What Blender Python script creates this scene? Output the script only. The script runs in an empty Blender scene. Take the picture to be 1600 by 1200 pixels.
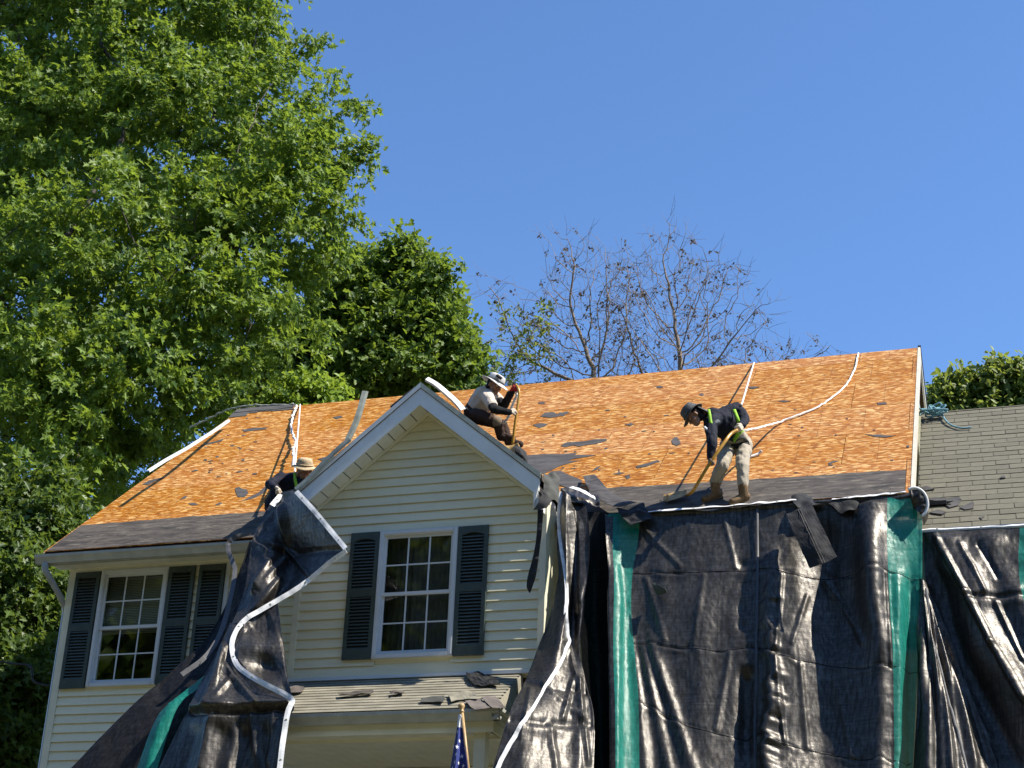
import bpy, bmesh, math, random
import numpy as np
from mathutils import Vector, Matrix, noise
sc = bpy.context.scene
COL = sc.collection
# ------------------------------------------------------------------ camera
CAM = np.array([4.8245, -18.6, 1.6]); YAW, PITCH, ROLL, FPX = .31894, .41717, .03956, 2462.17
_F = np.array([-math.sin(YAW)*math.cos(PITCH), math.cos(YAW)*math.cos(PITCH), math.sin(PITCH)])
_R0 = np.array([math.cos(YAW), math.sin(YAW), 0.]); _U0 = np.cross(_R0, _F)
_R = math.cos(ROLL)*_R0 + math.sin(ROLL)*_U0
_U = -math.sin(ROLL)*_R0 + math.cos(ROLL)*_U0
cam_d = bpy.data.cameras.new('camera'); cam = bpy.data.objects.new('camera', cam_d); COL.objects.link(cam)
cam.matrix_world = Matrix([[_R[i], _U[i], -_F[i], CAM[i]] for i in range(3)] + [[0, 0, 0, 1]])
cam_d.sensor_width = 36; cam_d.lens = FPX/1600*36; cam_d.clip_end = 3000; cam_d.clip_start = .1
sc.camera = cam
# ------------------------------------------------------------------ sky, sun, exposure
SUN = Vector((.60, -.02, .80)).normalized()
SEL = math.asin(SUN.z); SAZ = math.atan2(SUN.x, SUN.y)
w = bpy.data.worlds.new('World'); sc.world = w; w.use_nodes = True
nt = w.node_tree; bg = nt.nodes['Background']
sky = nt.nodes.new('ShaderNodeTexSky'); sky.sky_type = 'NISHITA'; sky.sun_disc = False
sky.sun_elevation = SEL; sky.sun_rotation = SAZ; sky.altitude = 0; sky.air_density = 1.0; sky.dust_density = 0.0; sky.ozone_density = 10.0
nt.links.new(sky.outputs[0], bg.inputs[0]); bg.inputs[1].default_value = .128
sd = bpy.data.lights.new('sun', 'SUN'); sun = bpy.data.objects.new('sun', sd); COL.objects.link(sun)
sd.energy = 5.0; sd.angle = math.radians(.53); sd.color = (1, .94, .84)
sun.rotation_euler = SUN.to_track_quat('Z', 'Y').to_euler()
sc.view_settings.view_transform = 'Standard'; sc.view_settings.look = 'None'
sc.view_settings.exposure = 0.8; sc.view_settings.gamma = 1
sc.render.engine = 'CYCLES'
sc.cycles.transparent_max_bounces = 12

# ------------------------------------------------------------------ helpers
def at(px, py, Y):
    """point on the photograph's sight line that lies at depth y = Y in the world"""
    d = _F + _R*(px-800)/FPX - _U*(py-600)/FPX
    return Vector(CAM + d*(Y-CAM[1])/d[1])
ZE, YR, ZR, OV = 8.188, 4.672, 12.433, .4           # main eave height, ridge depth, ridge height, eave overhang
M = (ZR-ZE)/(YR+OV)                                  # roof pitch 10:12
XL, XR = -8.008, 3.869
def roofz(y, h=0.): return ZE + M*(y+OV) + h*math.sqrt(1+M*M)
def onroof(px, py, h=0.):
    d = _F + _R*(px-800)/FPX - _U*(py-600)/FPX
    t = (ZE + M*(CAM[1]+OV) + h*math.sqrt(1+M*M) - CAM[2])/(d[2]-M*d[1])
    return Vector(CAM + d*t)
def tag(o, label=None, cat=None, group=None, kind=None):
    for k, v_ in (('label', label), ('category', cat), ('group', group), ('kind', kind)):
        if v_: o[k] = v_
    return o
def empty(name, loc=(0, 0, 0), parent=None):
    o = bpy.data.objects.new(name, None); COL.objects.link(o); o.location = loc; o.empty_display_size = .2
    if parent: o.parent = parent; o.matrix_parent_inverse = parent.matrix_basis.inverted()
    return o
def link(name, me, m=None, parent=None, smooth=False):
    o = bpy.data.objects.new(name, me); COL.objects.link(o)
    if m is not None and not me.materials:
        for q in (m if isinstance(m, (list, tuple)) else [m]): me.materials.append(q)
    if parent:
        o.parent = parent; o.matrix_parent_inverse = wmat(parent).inverted()
    if smooth: me.polygons.foreach_set('use_smooth', [True]*len(me.polygons))
    return o
def wmat(o):
    mt = o.matrix_basis.copy()
    if o.parent: mt = wmat(o.parent) @ o.matrix_parent_inverse @ mt
    return mt
class MB:
    """collects faces for one mesh object"""
    def __init__(s): s.v = []; s.f = []; s.mi = []; s.cur = 0
    def add(s, vs, fs):
        b = len(s.v); s.v += [tuple(q) for q in vs]; s.f += [tuple(b+i for i in f) for f in fs]; s.mi += [s.cur]*len(fs); return s
    def box(s, x0, x1, y0, y1, z0, z1, mtx=None):
        vs = [(x, y, z) for x in (x0, x1) for y in (y0, y1) for z in (z0, z1)]
        if mtx is not None: vs = [mtx @ Vector(q) for q in vs]
        return s.add(vs, [(0, 1, 3, 2), (4, 6, 7, 5), (0, 4, 5, 1), (2, 3, 7, 6), (0, 2, 6, 4), (1, 5, 7, 3)])
    def prism(s, poly, ax, a, b):
        """extrude a 2-D polygon along axis ax from a to b; poly in the other two axes (order kept)"""
        n = len(poly)
        def mk(t, q):
            q = list(q); q.insert(ax, t); return tuple(q)
        vs = [mk(a, q) for q in poly] + [mk(b, q) for q in poly]
        fs = [tuple(range(n))[::-1], tuple(range(n, 2*n))] + [(i, (i+1) % n, n+(i+1) % n, n+i) for i in range(n)]
        return s.add(vs, fs)
    def tube(s, pts, r, n=6, cap=True):
        pts = [Vector(q) for q in pts]; k = len(pts)
        rr = r if hasattr(r, '__len__') else [r]*k
        b = len(s.v); up = Vector((.13, .27, .95)); fr = None
        for i, q in enumerate(pts):
            t = (pts[min(i+1, k-1)]-pts[max(i-1, 0)])
            if t.length < 1e-9: t = Vector((0, 0, 1))
            t.normalize()
            a = t.cross(up) if fr is None else fr - t*fr.dot(t)
            if a.length < 1e-4: a = t.cross(Vector((1, 0, .1)))
            a.normalize(); fr = a; c = t.cross(a)
            for j in range(n):
                an = 2*math.pi*j/n
                s.v.append(tuple(q + (a*math.cos(an)+c*math.sin(an))*rr[i]))
        fs = []
        for i in range(k-1):
            for j in range(n):
                fs.append((b+i*n+j, b+i*n+(j+1) % n, b+(i+1)*n+(j+1) % n, b+(i+1)*n+j))
        if cap: fs += [tuple(b+j for j in range(n))[::-1], tuple(b+(k-1)*n+j for j in range(n))]
        s.f += fs; s.mi += [s.cur]*len(fs); return s
    def lathe(s, prof, c, axis=Vector((0, 0, 1)), n=16):
        """prof: list of (radius, height) along axis from point c"""
        q = axis.to_track_quat('Z', 'Y').to_matrix(); c = Vector(c); b = len(s.v)
        for r_, h in prof:
            for j in range(n):
                an = 2*math.pi*j/n; s.v.append(tuple(c + q @ Vector((r_*math.cos(an), r_*math.sin(an), h))))
        fs = [(b+i*n+j, b+i*n+(j+1) % n, b+(i+1)*n+(j+1) % n, b+(i+1)*n+j) for i in range(len(prof)-1) for j in range(n)]
        fs += [tuple(b+j for j in range(n))[::-1], tuple(b+(len(prof)-1)*n+j for j in range(n))]
        s.f += fs; s.mi += [s.cur]*len(fs); return s
    def mesh(s, name):
        me = bpy.data.meshes.new(name); me.from_pydata(s.v, [], s.f); me.polygons.foreach_set('material_index', s.mi); me.update(); return me
    def build(s, name, m, parent=None, smooth=False):
        me = s.mesh(name)
        bm = bmesh.new(); bm.from_mesh(me); bmesh.ops.recalc_face_normals(bm, faces=bm.faces); bm.to_mesh(me); bm.free()
        return link(name, me, m, parent, smooth)
def BX(name, m, parent, *b, mtx=None): return MB().box(*b, mtx=mtx).build(name, m, parent)

# ------------------------------------------------------------------ materials
class NT:
    def __init__(s, name):
        s.m = bpy.data.materials.new(name); s.m.use_nodes = True; s.t = s.m.node_tree
        s.b = s.t.nodes['Principled BSDF']; s.out = s.t.nodes['Material Output']; s._tc = None
    def n(s, ty, **kw):
        nd = s.t.nodes.new(ty)
        for k, v_ in kw.items():
            if k.startswith('i_'):
                key = k[2:]; key = int(key) if key.isdigit() else key.replace('_', ' ')
                s.put(v_, nd.inputs[key])
            else: setattr(nd, k, v_)
        return nd
    def put(s, val, sock):
        if isinstance(val, bpy.types.NodeSocket): s.t.links.new(val, sock)
        elif isinstance(val, bpy.types.Node): s.t.links.new(val.outputs[0], sock)
        else:
            if isinstance(val, tuple) and len(val) == 3 and sock.type == 'RGBA': val = (*val, 1)
            sock.default_value = val
    def co(s, which='Object'):
        if not s._tc: s._tc = s.t.nodes.new('ShaderNodeTexCoord')
        return s._tc.outputs[which]
    def map(s, vec, scale=(1, 1, 1), rot=(0, 0, 0), loc=(0, 0, 0)):
        return s.n('ShaderNodeMapping', i_Vector=vec, i_Scale=scale, i_Rotation=rot, i_Location=loc).outputs[0]
    def noise(s, vec, scale, detail=4, rough=.55, out='Fac'):
        return s.n('ShaderNodeTexNoise', i_Vector=vec, i_Scale=scale, i_Detail=detail, i_Roughness=rough).outputs[out]
    def vor(s, vec, scale, out='Color', feature='F1', rnd=1.):
        return s.n('ShaderNodeTexVoronoi', feature=feature, i_Vector=vec, i_Scale=scale, i_Randomness=rnd).outputs[out]
    def ramp(s, fac, stops, interp='LINEAR'):
        nd = s.n('ShaderNodeValToRGB', i_Fac=fac); cr = nd.color_ramp; cr.interpolation = interp
        while len(cr.elements) < len(stops): cr.elements.new(.5)
        for e, (p, c) in zip(cr.elements, stops):
            e.position = p; c = c if hasattr(c, '__len__') else (c, c, c); e.color = (*c[:3], 1)
        return nd.outputs[0]
    def mix(s, f, a, b, blend='MIX'):
        nd = s.n('ShaderNodeMix', data_type='RGBA', blend_type=blend); s.put(f, nd.inputs[0]); s.put(a, nd.inputs[6]); s.put(b, nd.inputs[7]); return nd.outputs[2]
    def math(s, op, a, b=0., c=0.):
        nd = s.n('ShaderNodeMath', operation=op); s.put(a, nd.inputs[0]); s.put(b, nd.inputs[1]); s.put(c, nd.inputs[2]); return nd.outputs[0]
    def bump(s, h, strength=.3, dist=.01):
        nd = s.n('ShaderNodeBump', i_Height=h, i_Strength=strength, i_Distance=dist); s.put(nd.outputs[0], s.b.inputs['Normal']); return nd.outputs[0]
    def rand(s): return s.n('ShaderNodeObjectInfo').outputs['Random']
    def set(s, **kw):
        for k, v_ in kw.items(): s.put(v_, s.b.inputs[k.replace('_', ' ')])
        return s.m
def plain(name, col, rough=.6, var=.12, scale=6., spec=.4, metal=0., bump=0., bscale=60., obj_rand=0.):
    t = NT(name); v_ = t.noise(t.co(), scale, 5, .6)
    d = tuple(c*(1-var*1.6) for c in col); l = tuple(min(1, c*(1+var)) for c in col)
    c = t.ramp(v_, [(.3, d), (.7, l)])
    if obj_rand:
        hs = t.n('ShaderNodeHueSaturation', i_Color=c); t.put(t.math('MULTIPLY_ADD', t.rand(), obj_rand, 1-obj_rand/2), hs.inputs['Value']); c = hs.outputs[0]
    if bump: t.bump(t.noise(t.co(), bscale, 4), bump, .01)
    return t.set(Base_Color=c, Roughness=rough, Specular_IOR_Level=spec, Metallic=metal)
MT = {}
MT['trim'] = plain('cream_trim', (.76, .73, .56), .5, .07, 3)
MT['white'] = plain('white_aluminium', (.74, .76, .76), .38, .05, 4, .5)
MT['fascia'] = plain('fascia_paint', (.76, .77, .75), .4, .07, 3, .5)
MT['gutter'] = plain('gutter_paint', (.42, .43, .39), .35, .12, 5, .5)
MT['soffit'] = plain('soffit_vinyl', (.74, .73, .63), .5, .06, 5)
MT['shutter'] = plain('shutter_green', (.050, .068, .058), .45, .15, 8, .45)
MT['sash'] = plain('window_vinyl', (.63, .65, .66), .35, .04, 5, .5)
MT['interior'] = plain('dark_room', (.035, .034, .03), .9, .3, 2)
MT['blind'] = plain('blind_slat', (.26, .255, .22), .6, .05)
MT['curtain'] = plain('curtain_cloth', (.085, .082, .07), .8, .2, 9)
MT['wood'] = plain('raw_pine', (.62, .43, .25), .7, .2, 9)
MT['dirty_metal'] = plain('weathered_metal_strip', (.42, .43, .35), .42, .2, 9, .5)
MT['downspout'] = plain('downspout_paint', (.33, .36, .38), .35, .12, 6, .5)
MT['rope'] = plain('white_rope', (.78, .75, .70), .8, .15, 60, .2, bump=.4, bscale=300)
MT['hem'] = plain('white_hem', (.78, .78, .77), .5, .16, 12, .4)
MT['black_rubber'] = plain('black_plastic', (.02, .02, .022), .5, .2, 20)

def siding_mat():
    t = NT('cream_siding'); co = t.co()
    streak = t.noise(t.map(co, (1.2, 1.2, 9)), 2.5, 5, .6)
    grain = t.noise(t.map(co, (4, 4, 120)), 3, 3, .5)
    c = t.ramp(streak, [(.25, (.76, .715, .51)), (.7, (.85, .81, .60))])
    c = t.mix(t.math('MULTIPLY', grain, .12), c, (.5, .46, .3))
    drip = t.ramp(t.noise(t.map(co, (7, 7, .5)), 1.5, 4), [(.55, 0.), (.8, .35)])
    c = t.mix(t.math('MULTIPLY', drip, .35), c, (.33, .32, .22))
    hs = t.n('ShaderNodeHueSaturation', i_Color=c); t.put(t.math('MULTIPLY_ADD', t.rand(), .08, .96), hs.inputs['Value'])
    t.bump(grain, .12, .004)
    return t.set(Base_Color=hs.outputs[0], Roughness=.55, Specular_IOR_Level=.35)
MT['siding'] = siding_mat()

def osb_mat():
    t = NT('osb_sheathing'); r = t.rand(); co = t.co()
    off = t.n('ShaderNodeCombineXYZ', i_X=t.math('MULTIPLY', r, 37.), i_Y=t.math('MULTIPLY', r, 91.))
    p = t.n('ShaderNodeVectorMath', operation='ADD', i_0=co, i_1=off.outputs[0]).outputs[0]
    wob = t.n('ShaderNodeTexNoise', i_Vector=p, i_Scale=3.5, i_Detail=2.)
    p = t.n('ShaderNodeVectorMath', operation='MULTIPLY_ADD', i_0=wob.outputs['Color'], i_1=(.10, .10, 0), i_2=p).outputs[0]
    def flake(sx, sy, rot, o):
        v_ = t.vor(t.map(p, (sx, sy, 1), (0, 0, rot), (o, o*1.7, 0)), 1., 'Color')
        return t.n('ShaderNodeSeparateColor', i_Color=v_)
    A = flake(13, 54, .14, 0); B = flake(15, 60, -.18, 3.3); Cc = flake(12, 50, .38, 7.7); Dd = flake(12, 50, .34, 11.)
    base = t.ramp(A.outputs[0], [(0, (.26, .095, .022)), (.35, (.40, .16, .040)), (.7, (.52, .235, .066)), (1, (.62, .32, .11))])
    c = t.mix(t.math('GREATER_THAN', B.outputs[1], .55), base, t.ramp(B.outputs[0], [(0, (.27, .098, .022)), (.5, (.43, .175, .044)), (1, (.58, .28, .085))]))
    c = t.mix(t.math('GREATER_THAN', Cc.outputs[1], .70), c, t.ramp(Cc.outputs[0], [(0, (.37, .145, .036)), (1, (.64, .34, .125))]))
    hi = t.math('GREATER_THAN', Dd.outputs[1], .82)
    c = t.mix(hi, c, t.ramp(Dd.outputs[0], [(0, (.70, .43, .18)), (1, (.98, .74, .44))]))
    hi2 = t.math('GREATER_THAN', Cc.outputs[2], .93)
    c = t.mix(t.math('MULTIPLY', hi2, .8), c, (.76, .53, .29))
    dk = t.math('GREATER_THAN', B.outputs[2], .955)
    c = t.mix(t.math('MULTIPLY', dk, .75), c, (.16, .07, .025))
    big = t.noise(t.co('Object'), .9, 3)
    c = t.mix(t.ramp(big, [(.35, .0), (.75, .14)]), c, (.40, .14, .035))
    # nail rows on the rafters (41 cm centres): dark dotted lines running up the slope
    sx = t.n('ShaderNodeSeparateXYZ', i_Vector=co)
    f = t.math('PINGPONG', sx.outputs[0], .305)
    line = t.math('LESS_THAN', f, .0055)
    dots = t.math('GREATER_THAN', t.noise(t.map(co, (2, 9, 1)), 1.3, 2), .47)
    c = t.mix(t.math('MULTIPLY', t.math('MULTIPLY', line, dots), .62), c, (.15, .07, .03))
    c = t.mix(1., c, (1., .90, .70), 'MULTIPLY')
    hs = t.n('ShaderNodeHueSaturation', i_Color=c); t.put(t.math('MULTIPLY_ADD', r, .12, .70), hs.inputs['Value']); t.put(t.math('MULTIPLY_ADD', r, -.12, 1.12), hs.inputs['Saturation'])
    t.bump(t.math('ADD', A.outputs[0], t.math('MULTIPLY', Dd.outputs[1], .7)), .22, .004)
    return t.set(Base_Color=hs.outputs[0], Roughness=.62, Specular_IOR_Level=.3)
MT['osb'] = osb_mat()

def felt_mat(name='felt', lo=(.030, .025, .021), hi=(.125, .104, .084), scuff=(.27, .235, .175), amt=.7):
    t = NT(name); co = t.co()
    n1 = t.noise(t.map(co, (1.2, 5, 5)), 2.2, 6, .65)
    c = t.ramp(n1, [(.36, lo), (.64, hi)])
    n2 = t.noise(t.map(co, (1.8, 9, 9)), 2.4, 5, .7)
    c = t.mix(t.ramp(n2, [(.56, 0.), (.66, amt)]), c, scuff)
    g = t.noise(co, 160, 3)
    c = t.mix(t.math('MULTIPLY', g, .35), c, (.03, .03, .032))
    t.bump(t.math('ADD', n1, t.math('MULTIPLY', g, .3)), .5, .02)
    return t.set(Base_Color=c, Roughness=.75, Specular_IOR_Level=.3)
MT['felt'] = felt_mat()
MT['leaf_low'] = None
MT['scrap'] = felt_mat('felt_scrap', (.055, .05, .047), (.11, .10, .095), (.16, .15, .14), .3)

def shingle_mat(name, lo, hi, grit=.35):
    t = NT(name); co = t.co()
    n1 = t.noise(co, 3.2, 4, .6); g = t.noise(co, 240, 2, .6)
    c = t.ramp(n1, [(.3, lo), (.72, hi)])
    c = t.mix(t.math('MULTIPLY', t.ramp(g, [(.35, 0.), (.65, 1.)]), grit), c, tuple(q*.35 for q in lo))
    hs = t.n('ShaderNodeHueSaturation', i_Color=c); t.put(t.math('MULTIPLY_ADD', t.rand(), .20, .90), hs.inputs['Value'])
    t.bump(g, .5, .006)
    return t.set(Base_Color=hs.outputs[0], Roughness=.85, Specular_IOR_Level=.25)
MT['shingle'] = shingle_mat('asphalt_shingle', (.145, .135, .098), (.205, .19, .138))
MT['porch_shingle'] = shingle_mat('weathered_porch_shingle', (.19, .175, .13), (.36, .33, .25))
MT['old_shingle'] = shingle_mat('loose_shingle', (.06, .06, .06), (.13, .12, .11))

def glass_mat():
    t = NT('window_glass'); fr = t.n('ShaderNodeFresnel', i_IOR=1.5)
    gl = t.n('ShaderNodeBsdfGlossy', i_Color=(.95, .97, 1.), i_Roughness=.03); tr = t.n('ShaderNodeBsdfTransparent', i_Color=(.78, .82, .80))
    mx = t.n('ShaderNodeMixShader', i_0=t.math('MULTIPLY', fr.outputs[0], 1.0)); t.put(tr.outputs[0], mx.inputs[1]); t.put(gl.outputs[0], mx.inputs[2])
    t.put(mx.outputs[0], t.out.inputs[0]); return t.m
MT['glass'] = glass_mat()

def leaf_mat(name, a, b, trans, gloss=.35, hue=.03):
    t = NT(name); isl = t.n('ShaderNodeNewGeometry').outputs['Random Per Island']
    c = t.ramp(isl, [(0, a), (.6, b), (1, tuple(min(1, q*1.25) for q in b))])
    bs = t.b; t.set(Base_Color=c, Roughness=gloss, Specular_IOR_Level=.35)
    tl = t.n('ShaderNodeBsdfTranslucent', i_Color=t.mix(.5, c, trans))
    mx = t.n('ShaderNodeMixShader', i_0=.46); t.put(bs.outputs[0], mx.inputs[1]); t.put(tl.outputs[0], mx.inputs[2])
    t.put(mx.outputs[0], t.out.inputs[0]); return t.m
MT['leaf_big'] = leaf_mat('oak_leaf', (.042, .095, .017), (.158, .238, .034), (.39, .50, .04), .48)
MT['leaf_mid'] = leaf_mat('maple_leaf', (.042, .088, .016), (.135, .205, .031), (.34, .45, .035), .5)
MT['leaf_low'] = leaf_mat('shade_toned_leaf', (.035, .07, .016), (.095, .15, .03), (.24, .32, .03), .42)  # dimmer leaf colours carry the lower tree's shade
MT['leaf_right'] = leaf_mat('far_leaf', (.08, .12, .022), (.18, .23, .045), (.40, .46, .06), .5)
MT['leaf_bush'] = leaf_mat('bush_leaf', (.11, .19, .022), (.22, .32, .04), (.4, .5, .05), .45)
MT['leaf_dead'] = leaf_mat('dead_leaf', (.045, .034, .024), (.10, .078, .052), (.10, .075, .045), .7)
def bark_mat(name, lo, hi):
    t = NT(name); n1 = t.noise(t.map(t.co(), (1, 1, .22)), 16, 6, .7)
    t.bump(n1, .6, .03); return t.set(Base_Color=t.ramp(n1, [(.3, lo), (.7, hi)]), Roughness=.9)
MT['bark'] = bark_mat('bark', (.028, .022, .016), (.10, .083, .062))
MT['bark_grey'] = bark_mat('grey_dead_bark', (.13, .095, .065), (.29, .225, .165))
# ------------------------------------------------------------------ ground
GH = 2.2                                              # the lot rises to the house
def ground():
    xs = [-900, -300, -100, -60] + list(range(-40, 41, 4)) + [60, 100, 300, 900]
    ys = [-900, -300, -100, -60] + list(range(-40, 61, 4)) + [100, 300, 1200]
    def h(x, y):
        s = min(1, max(0, (y+17)/14)); s = s*s*(3-2*s)
        return GH*s + (.15*noise.noise(Vector((x*.07, y*.07, 0))) if abs(x) < 90 and -90 < y < 90 else 0) - (.15 if y < -17 else 0)
    vs = [(x, y, h(x, y)) for y in ys for x in xs]; nx = len(xs)
    fs = [(j*nx+i, j*nx+i+1, (j+1)*nx+i+1, (j+1)*nx+i) for j in range(len(ys)-1) for i in range(nx-1)]
    t = NT('lawn'); n1 = t.noise(t.co(), .6, 6, .7); n2 = t.noise(t.co(), 30, 4)
    c = t.mix(n2, t.ramp(n1, [(.3, (.080, .078, .045)), (.7, (.145, .135, .085))]), (.10, .095, .055)); t.bump(n2, .5, .03)
    t.set(Base_Color=c, Roughness=.95)
    o = MB().add(vs, fs).build('ground', t.m, None, True); tag(o, kind='structure')
ground()

house = empty('house', (-2, 0, GH)); tag(house, 'two storey cream clapboard house with its roof stripped to bare sheathing', 'house')
DY = -.8315; DX0, DX1 = -3.835, -.520; XG, ZG = -2.170, 9.855; MG = .8346; DB = 6.12     # gabled bay: wall plane, sides, apex, base
FY = DY-.34
LAP = .1235
# ---- walls
def wall_boxes(name, x0, x1, y0, y1, z0, z1, holes, m, parent):
    b = MB(); holes = sorted(holes)
    cx = x0
    for (a0, a1, b0, b1) in holes:
        b.box(cx, a0, y0, y1, z0, z1); b.box(a0, a1, y0, y1, z0, b0); b.box(a0, a1, y0, y1, b1, z1); cx = a1
    b.box(cx, x1, y0, y1, z0, z1)
    return b.build(name, m, parent)
WW, WH = 1.055, 1.65
LW = (-7.242, 6.3175); DW = (-2.711, 6.320); RW = (2.95, 6.32)
def hole(w_): return (w_[0]+.03, w_[0]+WW-.03, w_[1]+.03, w_[1]+WH-.03)
wall_front = wall_boxes('front_wall', -7.76, DX0, .0, .14, GH-.5, 8.03, [hole(LW)], MT['siding'], house)
wall_right = wall_boxes('front_wall', DX1, 3.80, .0, .14, GH-.5, 8.03, [hole(RW)], MT['siding'], house)
bay = MB()
hx = hole(DW)
bay.box(DX0, hx[0], DY, DY+.14, DB-.06, 8.0); bay.box(hx[1], DX1, DY, DY+.14, DB-.06, 8.0)
bay.box(hx[0], hx[1], DY, DY+.14, DB-.06, hx[2]); bay.box(hx[0], hx[1], DY, DY+.14, hx[3], 8.0)
bay.prism([(DX0, 8.0), (DX1, 8.0), (DX1, 8.22), (XG, 9.62), (DX0, 8.22)], 1, DY, DY+.14)
bay_wall = bay.build('gable_wall', MT['siding'], house)
BX('bay_side_wall', MT['siding'], house, DX0-.001, DX0+.13, DY+.141, .1, DB-.06, 8.25)
BX('bay_side_wall', MT['siding'], house, DX1-.13, DX1+.001, DY+.141, .1, DB-.06, 8.25)
BX('porch_wall', MT['siding'], house, DX0+.001, DX1-.001, .02, .12, GH-.5, DB-.07)
# gable end walls
gp = [(0.14, GH-.5), (9.2, GH-.5), (9.2, 8.0), (YR, 8.0+M*(YR-.14)-.1), (.14, 8.0)]
MB().prism(gp, 0, 3.66, 3.80).build('end_wall', MT['siding'], house)
end_l = MB().prism(gp, 0, -7.76, -7.62).build('end_wall', MT['siding'], house)
BX('back_wall', MT['siding'], house, -7.6, 3.65, 9.06, 9.2, GH-.5, 8.0)
def lap_board(x0, x1, z, y, parent, tl=0., tr=0., h=LAP):
    """one clapboard: thick at its lower edge; tl/tr shift the upper end corners (gable slopes)"""
    o_, i_ = y-.030, y-.007
    # a hollow vinyl course: thin sheet standing off the wall, with a turned lip and an open dark cavity under it
    a_ = .004
    vs = [(x0, o_, z), (x1, o_, z), (x1+tr, i_, z+h+.012), (x0+tl, i_, z+h+.012),
          (x0, o_+a_, z), (x1, o_+a_, z), (x1+tr, i_+a_, z+h+.012), (x0+tl, i_+a_, z+h+.012)]
    fs = [(0, 1, 2, 3), (4, 7, 6, 5), (0, 4, 5, 1), (3, 2, 6, 7), (0, 3, 7, 4), (1, 5, 6, 2)]
    MB().add(vs, fs).build('siding_board', MT['siding'], parent)
def cut(x0, x1, z, hl):
    seg = [(x0, x1)]
    for (a0, a1, b0, b1) in hl:
        if z+LAP > b0 and z < b1:
            ns = []
            for (p, q) in seg:
                if a0 > p: ns.append((p, min(q, a0)))
                if a1 < q: ns.append((max(p, a1), q))
            seg = ns
    return [(p, q) for p, q in seg if q-p > .03]
z = 4.6
while z < 7.93:
    for p, q in cut(-7.675, DX0-.02, z, [hole(LW)]): lap_board(p, q, z, 0., wall_front, h=min(LAP, 8.0-z))
    z += LAP
z = DB
while z < 9.52:
    lo, hi = DX0+.07, DX1-.07; tl = tr = 0.
    top = 9.60
    for zz in (z, z+LAP):
        pass
    def lim(zz): return (top-zz)/MG
    if lim(z) < XG-lo or lim(z) < hi-XG:
        lo2, hi2 = max(lo, XG-lim(z)), min(hi, XG+lim(z)); dl = max(lo, XG-max(.01, lim(z+LAP)))-lo2; dr = min(hi, XG+max(.01, lim(z+LAP)))-hi2
        lap_board(lo2, hi2, z, DY, bay_wall, dl, dr)
    else:
        for p, q in cut(lo, hi, z, [hole(DW)]): lap_board(p, q, z, DY, bay_wall)
    z += LAP
# laps on the right gable end, above the lower wing
for k in range(26):
    z = 10.0+k*LAP
    ymax = YR-.14; half = (8.0+M*(YR-.14)-.1-z)/M
    if half < .1: break
    MB().add([(3.816, YR-half, z), (3.816, YR+half, z), (3.804, YR+half-LAP/M, z+LAP+.01), (3.804, YR-half+LAP/M, z+LAP+.01),
              (3.801, YR-half, z), (3.801, YR+half, z), (3.801, YR+half-LAP/M, z+LAP+.01), (3.801, YR-half+LAP/M, z+LAP+.01)],
             [(0, 1, 2, 3), (4, 7, 6, 5), (0, 4, 5, 1), (3, 2, 6, 7), (0, 3, 7, 4), (1, 5, 6, 2)]).build('siding_board', MT['siding'], house)
# corner boards
def corner(x0, x1, y0, y1, z0, z1): BX('corner_board', MT['trim'], house, x0, x1, y0, y1, z0, z1)
corner(-7.785, -7.678, -.034, .10, GH-.4, 8.02)
corner(DX0-.012, DX0+.068, DY-.034, DY+.10, DB-.05, 8.2)
corner(DX1-.068, DX1+.012, DY-.034, DY+.10, DB-.05, 8.2)
BX('frieze_board', MT['trim'], house, -7.676, DX0-.02, -.036, -.001, 7.965, 8.03)
BX('base_flashing', MT['white'], house, DX0-.02, DX1+.02, DY-.04, DY-.001, DB-.045, DB-.002)

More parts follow.
